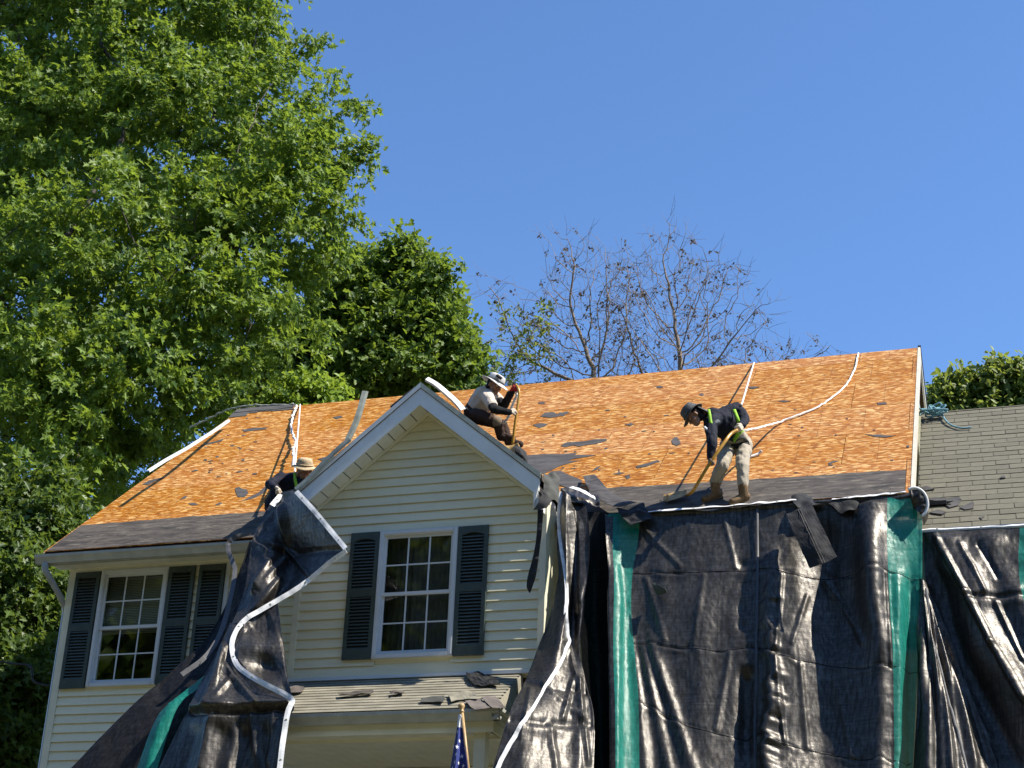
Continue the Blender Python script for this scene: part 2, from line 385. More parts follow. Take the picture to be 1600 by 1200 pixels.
# ---- windows
def window(x0, z0, y, blinds=False):
    x1, z1 = x0+WW, z0+WH; c = .062
    b = MB()
    yo = y-.066
    b.box(x0, x0+c, yo, y+.05, z0, z1); b.box(x1-c, x1, yo, y+.05, z0, z1)
    b.box(x0+c, x1-c, yo, y+.05, z1-c, z1); b.box(x0+c, x1-c, yo-.012, y+.05, z0, z0+c*.8)
    # outer bead
    b.box(x0+.012, x0+c-.012, yo-.01, yo+.001, z0+.02, z1-.012); b.box(x1-c+.012, x1-.012, yo-.01, yo+.001, z0+.02, z1-.012)
    b.box(x0+c, x1-c, yo-.01, yo+.001, z1-c+.012, z1-.012)
    w_ = b.build('window', MT['sash'], house)
    gx0, gx1, gz0, gz1 = x0+c, x1-c, z0+c*.8, z1-c; mid = (gz0+gz1)/2
    for up in (1, 0):
        ys = y-.018 if up else y+.004
        a, d = (mid-.018, gz1) if up else (gz0, mid+.018)
        s = MB(); st = .034
        s.box(gx0, gx0+st, ys-.014, ys+.014, a, d); s.box(gx1-st, gx1, ys-.014, ys+.014, a, d)
        s.box(gx0+st, gx1-st, ys-.014, ys+.014, a, a+st*(1.25 if up else 1.5)); s.box(gx0+st, gx1-st, ys-.014, ys+.014, d-st, d)
        px0, px1, pz0, pz1 = gx0+st, gx1-st, a+st*(1.25 if up else 1.5), d-st
        for k in (1, 2):
            xm = px0+(px1-px0)*k/3; s.box(xm-.009, xm+.009, ys-.006, ys+.006, pz0, pz1)
        zm = (pz0+pz1)/2; s.box(px0, px1, ys-.0055, ys+.0055, zm-.009, zm+.009)
        s.build('sash', MT['sash'], w_)
        for i in range(3):
            for j in range(2):
                u0, u1 = px0+(px1-px0)*i/3, px0+(px1-px0)*(i+1)/3; v0, v1 = pz0+(pz1-pz0)*j/2, pz0+(pz1-pz0)*(j+1)/2
                rr = random.uniform(-.0012, .0012)
                MB().add([(u0, ys+.001+rr, v0), (u1, ys+.001-rr, v0), (u1, ys+.001+rr, v1), (u0, ys+.001-rr, v1)], [(0, 1, 2, 3)]).build('pane', MT['glass'], w_)
    room = MB()
    room.box(gx0-.3, gx1+.3, y+.9, y+.95, gz0-.3, gz1+.3); room.box(gx0-.35, gx0-.3, y+.145, y+.9, gz0-.3, gz1+.3); room.box(gx1+.3, gx1+.35, y+.145, y+.9, gz0-.3, gz1+.3)
    room.box(gx0-.3, gx1+.3, y+.145, y+.9, gz0-.35, gz0-.3); room.box(gx0-.3, gx1+.3, y+.145, y+.9, gz1+.3, gz1+.35)
    room.build('dark_room', MT['interior'], w_)
    if blinds:
        bl = MB(); zz = gz1
        while zz > gz0+.70:
            bl.box(gx0+.01, gx1-.01, y+.06, y+.075, zz-.019, zz-.003); zz -= .024
        bl.build('blind', MT['blind'], w_)
    else:
        cu = MB(); bl = []
        for k in range(41):
            x = gx0+(gx1-gx0)*k/40; bl.append((x, y+.11+.018*math.sin(k*1.9)+.01*math.sin(k*.7)))
        vs = [(x, yy, gz0-.05) for x, yy in bl]+[(x, yy, gz1+.05) for x, yy in bl]
        cu.add(vs, [(i, i+1, 42+i, 41+i) for i in range(40)]); cu.build('curtain', MT['curtain'], w_, True)
    return w_
random.seed(3)
window(*LW, 0., True); window(*DW, DY); window(*RW, 0., True)

# ---- shutters: frame, two louvred fields
def shutter(x0, z0, y, w_=.392, h=1.65, arch=False):
    x1, z1 = x0+w_, z0+h; st = .052; f = MB(); yo = y-.070; yi = y-.0315
    f.box(x0, x0+st, yo, yi, z0, z1); f.box(x1-st, x1, yo, yi, z0, z1)
    zb, zm0, zm1, zt = z0+.13, z0+h*.485, z0+h*.545, z1-.085
    f.box(x0+st, x1-st, yo, yi, z0, zb); f.box(x0+st, x1-st, yo, yi, zm0, zm1)
    if arch:
        n = 8; pts = [(x0+st, z1), (x0+st, zt-.035)]+[(x0+st+(w_-2*st)*k/n, zt-.035+.035*math.sin(math.pi*k/n)) for k in range(1, n)]+[(x1-st, zt-.035), (x1-st, z1)]
        f.prism(pts, 1, yo, yi)
    else: f.box(x0+st, x1-st, yo, yi, zt, z1)
    s = f.build('shutter', MT['shutter'], house)
    BX('backing', MT['black_rubber'], s, x0+st-.01, x1-st+.01, yi, yi+.003, zb-.01, zt+.01)  # black rather than shutter green: paints in the shade between louvres
    for (a, b) in ((zb, zm0), (zm1, zt)):
        l = MB(); zz = a+.012
        while zz < b-.01:
            l.add([(x0+st, yo+.005, zz-.011), (x1-st, yo+.005, zz-.011), (x1-st, yi-.005, zz+.009), (x0+st, yi-.005, zz+.009),
                   (x0+st, yo+.008, zz+.004), (x1-st, yo+.008, zz+.004), (x1-st, yi-.005, zz+.024), (x0+st, yi-.005, zz+.024)],
                  [(0, 1, 2, 3), (4, 7, 6, 5), (0, 4, 5, 1), (3, 2, 6, 7), (0, 3, 7, 4), (1, 5, 6, 2)]); zz += .043
        l.build('louvres', MT['shutter'], s)
shutter(-7.655, 6.305, 0.); shutter(-6.172, 6.305, 0.); shutter(-5.710, 6.305, 0.)
shutter(-3.108, 6.318, DY, arch=True); shutter(-1.648, 6.312, DY, arch=True)
# window beyond the second left shutter, mostly behind the tarp
BX('window_casing', MT['sash'], house, -5.31, -5.25, -.05, -.001, 6.32, 7.96)

# ---- main roof
MT['brown_gap'] = plain('dark_joint', (.06, .032, .016), .9)
rf = MB()
prof = [(-OV, ZE-.035), (YR, ZR-.035), (2*YR+OV, ZE-.035), (2*YR+OV, ZE-.17), (YR, ZR-.19), (-OV, ZE-.17)]
roof = rf.prism(prof, 0, XL+.015, XR-.015).build('main_roof', MT['brown_gap'], house)
SL = math.sqrt(1+M*M); SLEN = (YR+OV)*SL; RA = math.atan(M)
mt0 = Matrix.Translation((0, -OV, ZE)) @ Matrix.Rotation(RA, 4, 'X')        # roof plane frame: x along eave, y up slope
def panel(x0, x1, s0, s1, dz, name='osb_panel'):
    g = .007; w_, h = x1-x0-g, s1-s0-g
    me = MB().box(-w_/2, w_/2, -h/2, h/2, -.012, 0).mesh(name)
    o = link(name, me, MT['osb']); o.parent = roof; o.matrix_parent_inverse = wmat(roof).inverted()
    o.matrix_basis = mt0 @ Matrix.Translation(((x0+x1)/2, (s0+s1)/2, dz)) @ Matrix.Rotation(random.uniform(-.0006, .0006), 4, 'X')
random.seed(11)
s0 = 0.; row = 0
while s0 < SLEN-.02:
    s1 = min(s0+1.22, SLEN); x = XL - (1.22 if row % 2 else .4)
    while x < XR:
        a, b = max(x, XL), min(x+2.44, XR)
        if b-a > .05: panel(a, b, s0, s1, random.uniform(-.002, .001))
        x += 2.44
    s0 = s1; row += 1
# eave fascia, rake boards
BX('eave_fascia', MT['gutter'], house, XL+.03, DX0-.02, -OV-.012, -OV+.012, ZE-.22, ZE-.05)
BX('eave_fascia', MT['gutter'], house, DX1+.02, XR-.03, -OV-.012, -OV+.012, ZE-.22, ZE-.05)
def rake_strip(x0, x1, ya, yb, h0, h1, m, name):
    mb = MB(); vs = []
    for x in (x0, x1):
        for y in (ya, yb):
            for h in (h0, h1): vs.append((x, y, roofz(min(y, 2*YR-y))+h))
    mb.add(vs, [(0, 1, 3, 2), (4, 6, 7, 5), (0, 4, 5, 1), (2, 3, 7, 6), (0, 2, 6, 4), (1, 5, 7, 3)]); return mb.build(name, m, house)
rake_strip(XR-.012, XR+.026, -OV-.02, YR, -.20, .012, plain('bare_rake_board', (.60, .54, .43), .6, .1, 6), 'rake_board')
rake_strip(XR-.012, XR+.02, YR, 2*YR+OV, -.20, .012, MT['white'], 'rake_board')
rake_strip(XR-.012, XR+.035, YR-.02, 2*YR+OV, .012, .045, MT['old_shingle'], 'shingle_edge')
rake_strip(XL-.012, XL+.014, -OV, YR, -.16, -.014, MT['wood'], 'rake_board')
# underlayment along the eave: wavy torn top edge
def under(xa, xb, top, name, lift=.004, bottom=-.01, seed=0, amp=.035, nstep=90, m=MT['felt']):
    vs = []; 
    for k in range(nstep+1):
        x = xa+(xb-xa)*k/nstep
        tt = top(x)+amp*noise.noise(Vector((x*3.1, seed, 0)))+amp*.5*noise.noise(Vector((x*11, seed+9, 0)))
        for q in range(9):
            s = bottom+(tt-bottom)*q/8
            hh = lift+.010*abs(noise.noise(Vector((x*2.2, s*6, seed+3))))+.006*noise.noise(Vector((x*9, s*14, seed)))*(1 if 0 < q < 8 else 0)
            vs.append(tuple(mt0 @ Vector((x, s, max(.003, hh)))))
    fs = [(k*9+q, (k+1)*9+q, (k+1)*9+q+1, k*9+q+1) for k in range(nstep) for q in range(8)]
    return MB().add(vs, fs).build(name, m, roof, True)
under(XL+.035, -3.5, lambda x: .985+.012*(x+8), 'underlayment', seed=1)
under(-.75, 3.79, lambda x: .93-.03*(x), 'underlayment', seed=5)
# felt and shingle scraps stuck to the sheathing
def scrap(pts, h=.006, m='scrap', name='felt_scrap'):
    q = [onroof(*p) for p in pts]; c = sum(q, Vector())/len(q); nrm = (mt0.to_3x3() @ Vector((0, 0, 1)))
    top = [p + nrm*(h*.6+random.uniform(0, .004)) for p in q]; bot = [p + nrm*.0015 for p in q]; n = len(q)
    mb = MB().add(top+bot+[c+nrm*h], [(i, (i+1) % n, 2*n) for i in range(n)]+[(i, n+i, n+(i+1) % n, (i+1) % n) for i in range(n)])
    return mb.build(name, MT[m], roof)
def blob(px, py, w_, h, k=9, sl=-.12, rag=.45):
    pts = []
    for i in range(k):
        a = 2*math.pi*i/k; r_ = 1-rag*random.random()
        pts.append((px+w_/2*math.cos(a)*r_, py+h/2*math.sin(a)*r_+sl*w_/2*math.cos(a)*r_))
    return pts
random.seed(5)
ROOFSCRAPS = [[(876,697),(884,692),(897,691),(914,690),(930,687),(948,686),(948,689),(930,694),(914,696),(905,698),(896,696),(884,699)],
 [(844,651),(852,645),(864,644),(872,648),(886,643),(890,645),(878,650),(868,652),(860,653)],
 [(832,664),(842,662),(850,662),(856,663),(850,667),(842,669)],
 [(1049,689),(1053,684),(1058,683),(1062,689),(1064,694),(1057,697),(1051,694)],
 [(993,729),(1012,724),(1028,719),(1030,721),(1012,729),(996,732)],
 [(958,741),(966,739),(967,733),(969,739),(976,739),(968,742)], [(976,744),(984,742),(985,747),(980,749)],
 [(924,737),(931,731),(939,728),(933,734)],
 [(367,764),(373,761),(378,764),(386,765),(388,771),(382,777),(372,777),(369,771)],
 [(378,783),(392,776),(406,769),(418,757),(420,761),(410,772),(396,779)],
 [(310,699),(322,693),(340,689),(350,686),(346,690),(330,694),(314,697)], [(378,672),(396,669),(418,668),(415,671),(398,673),(382,675)],
 [(222,757),(234,751),(250,747),(258,747),(244,751),(232,758)],
 [(281,781),(288,776),(293,775),(290,779)], [(294,787),(304,786),(310,789),(300,790)], [(336,789),(346,785),(347,787),(340,790)],
 [(1352,679),(1362,680),(1372,679),(1386,681),(1400,681),(1384,684),(1368,683)], [(1416,697),(1421,696),(1420,700),(1416,699)],
 [(1294,724),(1301,721),(1312,720),(1303,723),(1296,726)], [(1092,617),(1096,615),(1101,617),(1097,619)],
 [(1214,627),(1224,626),(1236,627),(1226,629)], [(1168,606),(1178,604),(1187,606),(1176,608)], [(976,664),(984,662),(992,663),(984,665)],
 [(980,663),(986,661),(991,663),(984,666)], [(840,630),(848,628),(853,630),(846,632)], [(1024,604),(1034,603),(1036,606),(1028,607)],
 [(820,712),(850,710),(880,710),(902,708),(896,713),(930,712),(900,716),(880,723),(905,720),(876,728),(860,736),(846,742),(834,746),(826,732),(822,722)],
 [(860,737),(876,736),(892,744),(902,747),(910,752),(905,762),(885,762),(866,756),(852,748)],
 [(888,712),(908,711),(931,712),(912,715)], [(496,718),(512,713),(528,714),(545,711),(530,719),(512,722)],
 [(520,652),(532,650),(536,652),(526,655)], [(1370,630),(1384,629),(1386,632),(1372,633)]]
for p in ROOFSCRAPS: scrap(p)
for k in range(95):
    px = random.choice([random.uniform(250, 410), random.uniform(840, 1400)]); py = random.uniform(640, 745)
    if px > 420 or py > 645+(372-px)*.75+12: scrap(blob(px, py, random.choice([random.uniform(3, 6), random.uniform(3, 6), random.uniform(6, 13)]), random.uniform(1.2, 3.0)))
# left-over shingles along the left end of the ridge
for a, b, c, d in ((357, 653, 385, 650), (372, 647, 402, 645), (398, 644, 428, 642), (424, 643, 457, 640)):
    scrap([(a, b), (c, d), (c+5, d-9), (a+9, b-9)], .012, 'old_shingle', 'shingle')
scrap([(370, 641), (400, 638), (455, 633), (458, 637), (430, 641), (400, 643), (366, 646)], .03, 'old_shingle', 'shingle')
# ---- eave soffit and gutter at the left
for k in range(39):
    x = -7.94+k*.1055
    if x+.1 > DX0-.02: break
    BX('soffit_panel', MT['soffit'], house, x, x+.101, -OV+.013, -.001, 8.026, 8.036)
BX('soffit_backing', MT['soffit'], house, XL+.03, DX0-.02, -OV+.013, .0, 8.0375, 8.046)
def gutter(x0, x1, y, z, parent, name='gutter', m='gutter'):
    """K-style gutter: back at y, open top at height z"""
    o = [(y, z), (y, z-.115), (y-.07, z-.115), (y-.085, z-.085), (y-.105, z-.055), (y-.125, z-.035), (y-.128, z), (y-.112, z+.004), (y-.112, z-.004), (y-.12, z-.008),
         (y-.118, z-.032), (y-.098, z-.052), (y-.078, z-.082), (y-.066, z-.108), (y-.006, z-.108), (y-.006, z)]
    g = MB().prism(o, 0, x0, x1)
    g.prism(o[:7], 0, x0-.002, x0+.004); g.prism(o[:7], 0, x1-.004, x1+.002)
    return g.build(name, MT[m], parent)
G1 = gutter(-8.055, DX0-.02, -OV-.014, 8.095, house)
G2 = gutter(DX1+.06, XR, -OV-.014, 8.095, house)
for x in (-7.2, -6.4, -5.6, -4.8): BX('gutter_hanger', MT['white'], G1, x, x+.02, -OV-.13, -OV-.014, 8.088, 8.096)
ds = MB(); dp = [(-7.90, -.475, 7.99), (-7.90, -.475, 7.93), (-7.895, -.46, 7.885), (-7.87, -.36, 7.80), (-7.83, -.16, 7.64), (-7.822, .02, 7.50), (-7.822, .06, 7.42), (-7.822, .06, GH)]
ds.tube([Vector(p) for p in dp], [.046, .046, .045, .043, .043, .043, .043, .043], 8)
ds.build('downspout', MT['downspout'], house, False)

# ---- gabled bay roof
def gable_half(s):
    ex = 1.655
    deck = MB(); vs = []
    yb = (ZG-ZE)/M-OV
    pts = []
    for (u, v_) in ((0, 0), (ex, 0)):
        pass
    a = [(XG, FY-.02, ZG+.004), (XG+s*(ex+.03), FY-.02, ZG+.004-MG*(ex+.03)), (XG+s*(ex+.03), -.02, ZG+.004-MG*(ex+.03)), (XG, yb+.1, ZG+.004)]
    b = [(x, y, z_-.07) for x, y, z_ in a]
    if s < 0: pass
    deck.add(a+b, [(0, 1, 2, 3), (7, 6, 5, 4), (0, 4, 5, 1), (1, 5, 6, 2), (2, 6, 7, 3), (3, 7, 4, 0)])
    d = deck.build('bay_roof', MT['felt'], house)
    # rake fascia with plumb tail
    e = ex; zt = lambda x: ZG-.012-MG*abs(x); fh = .285
    poly = [(0, zt(0)), (e, zt(e)), (e-.004, zt(e)-.10), (e-.075, zt(e)-.43), (e-.075, zt(e-.075)-fh), (0, zt(0)-fh)]
    poly = [(XG+s*x, z_) for x, z_ in poly]
    MB().prism(poly, 1, FY-.012, FY+.012).build('rake_fascia', MT['fascia'], house)
    # metal drip edge lying on the top of the fascia
    dr = [(XG+s*x, z_) for x, z_ in [(0, zt(0)+.03), (e+.01, zt(e+.01)+.03), (e+.01, zt(e)-.05), (0, zt(0)-.045)]]
    MB().prism(dr, 1, FY-.024, FY-.0125).build('drip_edge', MT['dirty_metal'] if s > 0 else MT['fascia'], house)
    # soffit panels with V joints, running back to the wall
    n = 11; sl = math.sqrt(1+MG*MG)
    for k in range(n+1):
        x0, x1 = e*k/(n+.3)+.005, e*(k+1)/(n+.3)-.007
        if x1 > e-.03: x1 = e-.03
        if x1 < x0: continue
        zz = lambda x: zt(x)-.262
        vs = [(XG+s*x, y, zz(x)+h) for h in (0, .008) for (x, y) in ((x0, FY+.0125), (x1, FY+.0125), (x1, DY-.032), (x0, DY-.032))]
        MB().add(vs, [(0, 1, 2, 3), (7, 6, 5, 4), (0, 4, 5, 1), (1, 5, 6, 2), (2, 6, 7, 3), (3, 7, 4, 0)]).build('soffit_panel', MT['soffit'], house)
    bk = [(XG+s*x, z_) for x, z_ in [(0, zt(0)-.235), (e, zt(e)-.235), (e, zt(e)-.22), (0, zt(0)-.22)]]
    MB().prism(bk, 1, FY+.013, DY+.1).build('soffit_backing', MT['interior'], house)
    tr = [(XG+s*x, z_) for x, z_ in [(0, zt(0)-.264), (e-.06, zt(e-.06)-.264), (e-.06, zt(e-.06)-.312), (0, zt(0)-.312)]]
    MB().prism(tr, 1, DY-.050, DY-.031).build('gable_trim', MT['trim'], house)
    # underside of eave return
    BX('eave_return', MT['fascia'], house, *(sorted((XG+s*(e-.07), XG+s*(e-.02)))), FY+.013, -OV-.02, zt(e)-.40, zt(e)-.12)
gable_half(-1); gable_half(1)

# ---- lower wing at the right with intact shingles
GZ, GR = 7.722, 3.10; GE = -.4; gz = lambda y: GZ+M*(y-GE); GZR = gz(GR)
wing = MB().prism([(GE, GZ-.02), (GR, GZR-.02), (2*GR-GE, GZ-.02), (2*GR-GE, GZ-.16), (GR, GZR-.18), (GE, GZ-.16)], 0, 3.895, 11.6).build('wing_roof', MT['shingle'], house)
BX('wing_wall', MT['siding'], house, 3.805, 11.4, 0., .14, GH-.5, GZ-.05)
MB().prism([(.15, GH-.5), (6.0, GH-.5), (6.0, GZ-.1), (GR, GZR-.3), (.15, GZ-.1)], 0, 11.26, 11.4).build('wing_wall', MT['siding'], house)
mtg = Matrix.Translation((0, GE, GZ)) @ Matrix.Rotation(RA, 4, 'X')
EXPO = .176; TW = .318; nrow = int((GR-GE)*SL/EXPO)+1; random.seed(8)
tab = {}
for k in range(nrow):
    off = (k % 2)*TW/2 + random.uniform(-.02, .02) - TW
    x = 3.90+off
    while x < 5.75:
        a, b = max(3.897, x+.0045), min(x+TW-.0045, 5.9)
        if b-a > .02:
            top = min(EXPO+.03, (GR-GE)*SL-k*EXPO)
            me = MB().add([(0, 0, .004), (b-a, 0, .004), (b-a, top, .0), (0, top, .0), (0, 0, .011), (b-a, 0, .011), (b-a, top, .004), (0, top, .004)],
                          [(0, 3, 2, 1), (4, 5, 6, 7), (0, 1, 5, 4), (2, 3, 7, 6), (0, 4, 7, 3), (1, 2, 6, 5)]).mesh('shingle')
            o = link('shingle', me, MT['shingle']); o.parent = wing; o.matrix_parent_inverse = wmat(wing).inverted()
            o.matrix_basis = mtg @ Matrix.Translation((a, k*EXPO+random.uniform(-.006, .006), -.018+random.uniform(.0, .004)))
        x += TW
BX('ridge_cap', MT['shingle'], wing, 3.9, 11.6, -.0, .16, -.01, .012, mtx=Matrix.Translation((0, GR, GZR)) @ Matrix.Rotation(-RA, 4, 'X'))
gutter(3.90, 11.6, GE-.02, GZ-.05, house, m='white')
# wing's torn spots: dark shingle shreds under the ridge corner
def onwing(px, py):
    d = _F + _R*(px-800)/FPX - _U*(py-600)/FPX
    t = (GZ + M*(CAM[1]-GE) - CAM[2])/(d[2]-M*d[1]); return Vector(CAM + d*t)
random.seed(21)
for p in ([(1447,781),(1462,778),(1482,780),(1498,777),(1502,781),(1484,785),(1462,784)], [(1478,790),(1492,783),(1502,782),(1497,790),(1484,794)],
          [(1500,794),(1512,788),(1522,786),(1521,795),(1508,797)], [(1452,801),(1466,798),(1478,801),(1472,805),(1458,803)], [(1438,762),(1448,760),(1460,765),(1446,767)],
          [(1564,745),(1569,744),(1571,747),(1565,748)], [(1530,809),(1538,808),(1534,812)]):
    q = [onwing(*a) for a in p]; nrm = mtg.to_3x3() @ Vector((0, 0, 1)); n = len(q); c = sum(q, Vector())/n
    MB().add([a+nrm*(.006+random.uniform(0, .012)) for a in q]+[c+nrm*.012]+[a-nrm*.004 for a in q], [(i, (i+1) % n, n) for i in range(n)]+[(i, n+1+i, n+1+(i+1) % n, (i+1) % n) for i in range(n)]).build('torn_shingle', MT['old_shingle'], wing)

# ---- porch below the bay
PX0, PX1, PYF, PZT, PZE = -3.95, -.62, -2.28, DB-.055, 5.345
psl = (PZT-PZE)/(DY-PYF); pa = math.atan(psl)
pr = MB()
HI = .28
pr.add([(PX0, PYF, PZE), (PX1, PYF, PZE), (PX1-HI*.55, DY, PZT), (PX0, DY, PZT), (PX1, DY, PZE), (PX0, PYF, PZE-.03), (PX1, PYF, PZE-.03), (PX1, DY, PZE-.03), (PX0, DY, PZE-.03)],
       [(0, 1, 2, 3), (1, 4, 2), (0, 5, 6, 1), (1, 6, 7, 4), (5, 8, 7, 6), (0, 3, 8, 5)])
porch = pr.build('porch_roof', MT['porch_shingle'], house)
nc = 12; plen = (DY-PYF)/math.cos(pa); mp = Matrix.Translation((0, PYF, PZE)) @ Matrix.Rotation(pa, 4, 'X')
for k in range(nc):
    s0, s1 = plen*k/nc, min(plen, plen*(k+1)/nc+.02); xr = PX1-HI*.55*k/nc
    MB().add([(PX0, s0, .008), (xr, s0, .008), (xr-.05, s1, .002), (PX0, s1, .002), (PX0, s0, .014), (xr, s0, .014), (xr-.05, s1, .006), (PX0, s1, .006)],
             [(0, 3, 2, 1), (4, 5, 6, 7), (0, 1, 5, 4), (2, 3, 7, 6), (0, 4, 7, 3), (1, 2, 6, 5)]).build('shingle_course', MT['porch_shingle'], porch).matrix_basis = mp
PG = gutter(PX0, PX1+.10, PYF-.01, PZE-.035, house)
sg = MB().prism([(PX1+.01, PZE-.035), (PX1+.01, PZE-.15), (PX1+.08, PZE-.15), (PX1+.10, PZE-.09), (PX1+.135, PZE-.07), (PX1+.138, PZE-.035), (PX1+.12, PZE-.035), (PX1+.11, PZE-.08), (PX1+.02, PZE-.13)], 1, PYF-.13, DY).build('gutter', MT['gutter'], house)
BX('porch_fascia', MT['trim'], house, PX0, PX1, PYF, PYF+.02, PZE-.26, PZE-.036)
BX('porch_fascia', MT['trim'], house, PX1-.02, PX1, PYF+.021, DY, PZE-.26, PZE-.036)
for k in range(26):
    x = PX0+.03+k*.153
    if x+.15 > PX1-.03: break
    BX('porch_soffit', MT['soffit'], house, x, x+.149, PYF+.021, PYF+.33, PZE-.235, PZE-.228)
BX('porch_beam', MT['trim'], house, PX0, PX1-.03, PYF+.331, PYF+.36, PZE-.27, PZE-.16)
for k in range(26):
    x = PX0+.03+k*.153
    if x+.15 > PX1-.03: break
    BX('ceiling_board', MT['soffit'], house, x, x+.149, PYF+.362, -.01, PZE-.20, PZE-.192)
BX('porch_beam', MT['trim'], house, PX0, PX1-.03, -.05, .018, PZE-.52, PZE-.21)
BX('front_door', MT['shutter'], house, -2.3, -1.3, -.03, .018, GH+.2, GH+2.5)
post = MB(); pxp, pyp = -.80, PYF+.14
post.box(pxp-.065, pxp+.065, pyp-.065, pyp+.065, 4.62, PZE-.236)
post.lathe([(.05, 0), (.06, -.03), (.048, -.05), (.062, -.1), (.05, -.2), (.055, -.6), (.062, -1.2), (.06, -1.5)], (pxp, pyp, 4.62)); post.box(pxp-.065, pxp+.065, pyp-.065, pyp+.065, GH, 3.15)
post.build('porch_post', MT['trim'], house)
BX('porch_floor', plain('porch_concrete', (.32, .31, .29), .85, .12, 4), house, PX0, PX1+.1, PYF, .0, GH-.3, GH+.18)
# ------------------------------------------------------------------ trees
def grow(attr, root, step=.5, infl=4., kill=.9, iters=160, seed=0, trunk_to=None, jit=.12):
    """space colonisation: returns node positions and parents"""
    rs = np.random.RandomState(seed)
    P = [np.array(root, float)]; par = [-1]
    if trunk_to is not None:
        tgt = np.array(trunk_to, float); n = max(1, int(np.linalg.norm(tgt-P[0])/step))
        for k in range(1, n+1):
            P.append(P[0]+(tgt-P[0])*k/n+rs.normal(0, .05, 3)*step); par.append(len(P)-2)
    A = np.array(attr, float); near = np.full(len(A), 0); dist = np.full(len(A), 1e9)
    alive = np.ones(len(A), bool)
    def upd(idx):
        for i in idx:
            d = np.linalg.norm(A-P[i], axis=1); mm = d < dist; dist[mm] = d[mm]; near[mm] = i
    upd(range(len(P)))
    for it in range(iters):
        alive &= dist > kill
        if not alive.any(): break
        act = alive & (dist < infl)
        if not act.any():
            j = np.where(alive)[0][np.argmin(dist[alive])]; act = np.zeros(len(A), bool); act[j] = True
        new = []
        for i in np.unique(near[act]):
            v = A[act & (near == i)]-P[i]; v /= np.linalg.norm(v, axis=1)[:, None]+1e-9
            d = v.mean(0)+rs.normal(0, jit, 3); d /= np.linalg.norm(d)+1e-9
            q = P[i]+d*step
            P.append(q); par.append(i); new.append(len(P)-1)
        upd(new)
    return np.array(P), np.array(par)
def skeleton_mesh(P, par, rtip, power=2.3, rmax=1., sides=6, thin=4):
    n = len(P); kids = [[] for _ in range(n)]
    for i, p in enumerate(par):
        if p >= 0: kids[p].append(i)
    rad = np.zeros(n)
    for i in range(n-1, -1, -1):
        rad[i] = rtip if not kids[i] else sum(rad[k]**power for k in kids[i])**(1/power)
    rad = np.minimum(rad, rmax)
    mb = MB(); started = []
    main = [max(k, key=lambda j: rad[j]) if k else -1 for k in kids]
    starts = [0]+[k for i in range(n) for k in kids[i] if k != main[i]]
    for s in starts:
        ch = [par[s]] if par[s] >= 0 else []
        i = s
        while i >= 0: ch.append(i); i = main[i]
        if len(ch) < 2: continue
        rr = [min(rad[c], rad[s]) for c in ch]; rr[-1] *= .4
        mb.tube([P[c] for c in ch], rr, sides if rr[0] > .05 else thin, False)
    return mb, rad, kids
def lobes_points(lobes, n, seed, shell=.45):
    rs = np.random.RandomState(seed); out = []; outd = []
    wts = np.array([l[1]**2.2 for l in lobes]); wts /= wts.sum()
    for (c, r), k in zip(lobes, rs.multinomial(n, wts)):
        d = rs.normal(size=(k, 3)); d /= np.linalg.norm(d, axis=1)[:, None]
        rr = r*(shell+(1-shell)*rs.rand(k)**.6)*(1+.16*np.sin(d[:, 0]*7+d[:, 2]*5+c[0]))
        out.append(np.array(c)+d*rr[:, None]*np.array([1, 1, .9])); outd.append(d)
    return np.concatenate(out), np.concatenate(outd)
def lobe(px, py, rpx, Y):
    c = at(px, py, Y); w_ = (np.array(c)-CAM)@_F
    return (np.array(c), rpx*w_/FPX)
LEAF_OAK = [(0, 0), (.16, .05), (.30, .36), (.40, .12), (.62, .40), (.68, .13), (1., 0)]
LEAF_OVAL = [(0, 0), (.3, .26), (.68, .24), (1., 0)]
LEAF_CLUMP = [(0, 0), (.25, .30), (.45, .14), (.7, .34), (1., 0)]
def leaves(name, cen, dirs, K, spread, size, shape, m, parent, seed, droop=.25, flat=.6):
    rs = np.random.RandomState(seed); n = len(cen)*K
    c = np.repeat(cen, K, 0); d = np.repeat(dirs, K, 0)
    # each clump is a short spray: leaves strung along the outward direction
    tpos = rs.rand(n, 1)
    pos = c + d*(tpos-.4)*spread*1.9 + rs.normal(0, spread*.34, (n, 3))*np.array([1, 1, .7])
    L = d*.7 + rs.normal(0, .75, (n, 3)); L[:, 2] -= droop; L /= np.linalg.norm(L, axis=1)[:, None]
    N = np.array([.22, -.05, flat*.75]) + d*.55 + rs.normal(0, .42, (n, 3)); N -= L*(N*L).sum(1)[:, None]; N /= np.linalg.norm(N, axis=1)[:, None]+1e-9
    S = np.cross(N, L); sz = size*(.65+.7*rs.rand(n, 1))
    sh = np.array(shape); h = len(sh); fold = .28
    up = [pos+L*sz*u+S*sz*v_+N*sz*(abs(v_)*fold-.25*u*u) for u, v_ in sh]
    dn = [pos+L*sz*u-S*sz*v_+N*sz*(abs(v_)*fold-.25*u*u) for u, v_ in sh[1:-1]]
    V = np.stack(up+dn, 1); nv = V.shape[1]
    f1 = list(range(h)); f2 = [0]+[h+i for i in range(h-2)]+[h-1]; f2 = f2[::-1]
    base = (np.arange(n)*nv)[:, None]
    loops = np.concatenate([base+np.array(f1), base+np.array(f2)], 1).ravel()
    me = bpy.data.meshes.new(name); me.vertices.add(n*nv); me.vertices.foreach_set('co', V.astype(np.float32).ravel())
    me.loops.add(len(loops)); me.loops.foreach_set('vertex_index', loops.astype(np.int32))
    me.polygons.add(n*2); me.polygons.foreach_set('loop_start', np.arange(0, n*2*h, h, dtype=np.int32)); me.polygons.foreach_set('loop_total', np.full(n*2, h, np.int32))
    me.update(calc_edges=True); return link(name, me, m, parent)
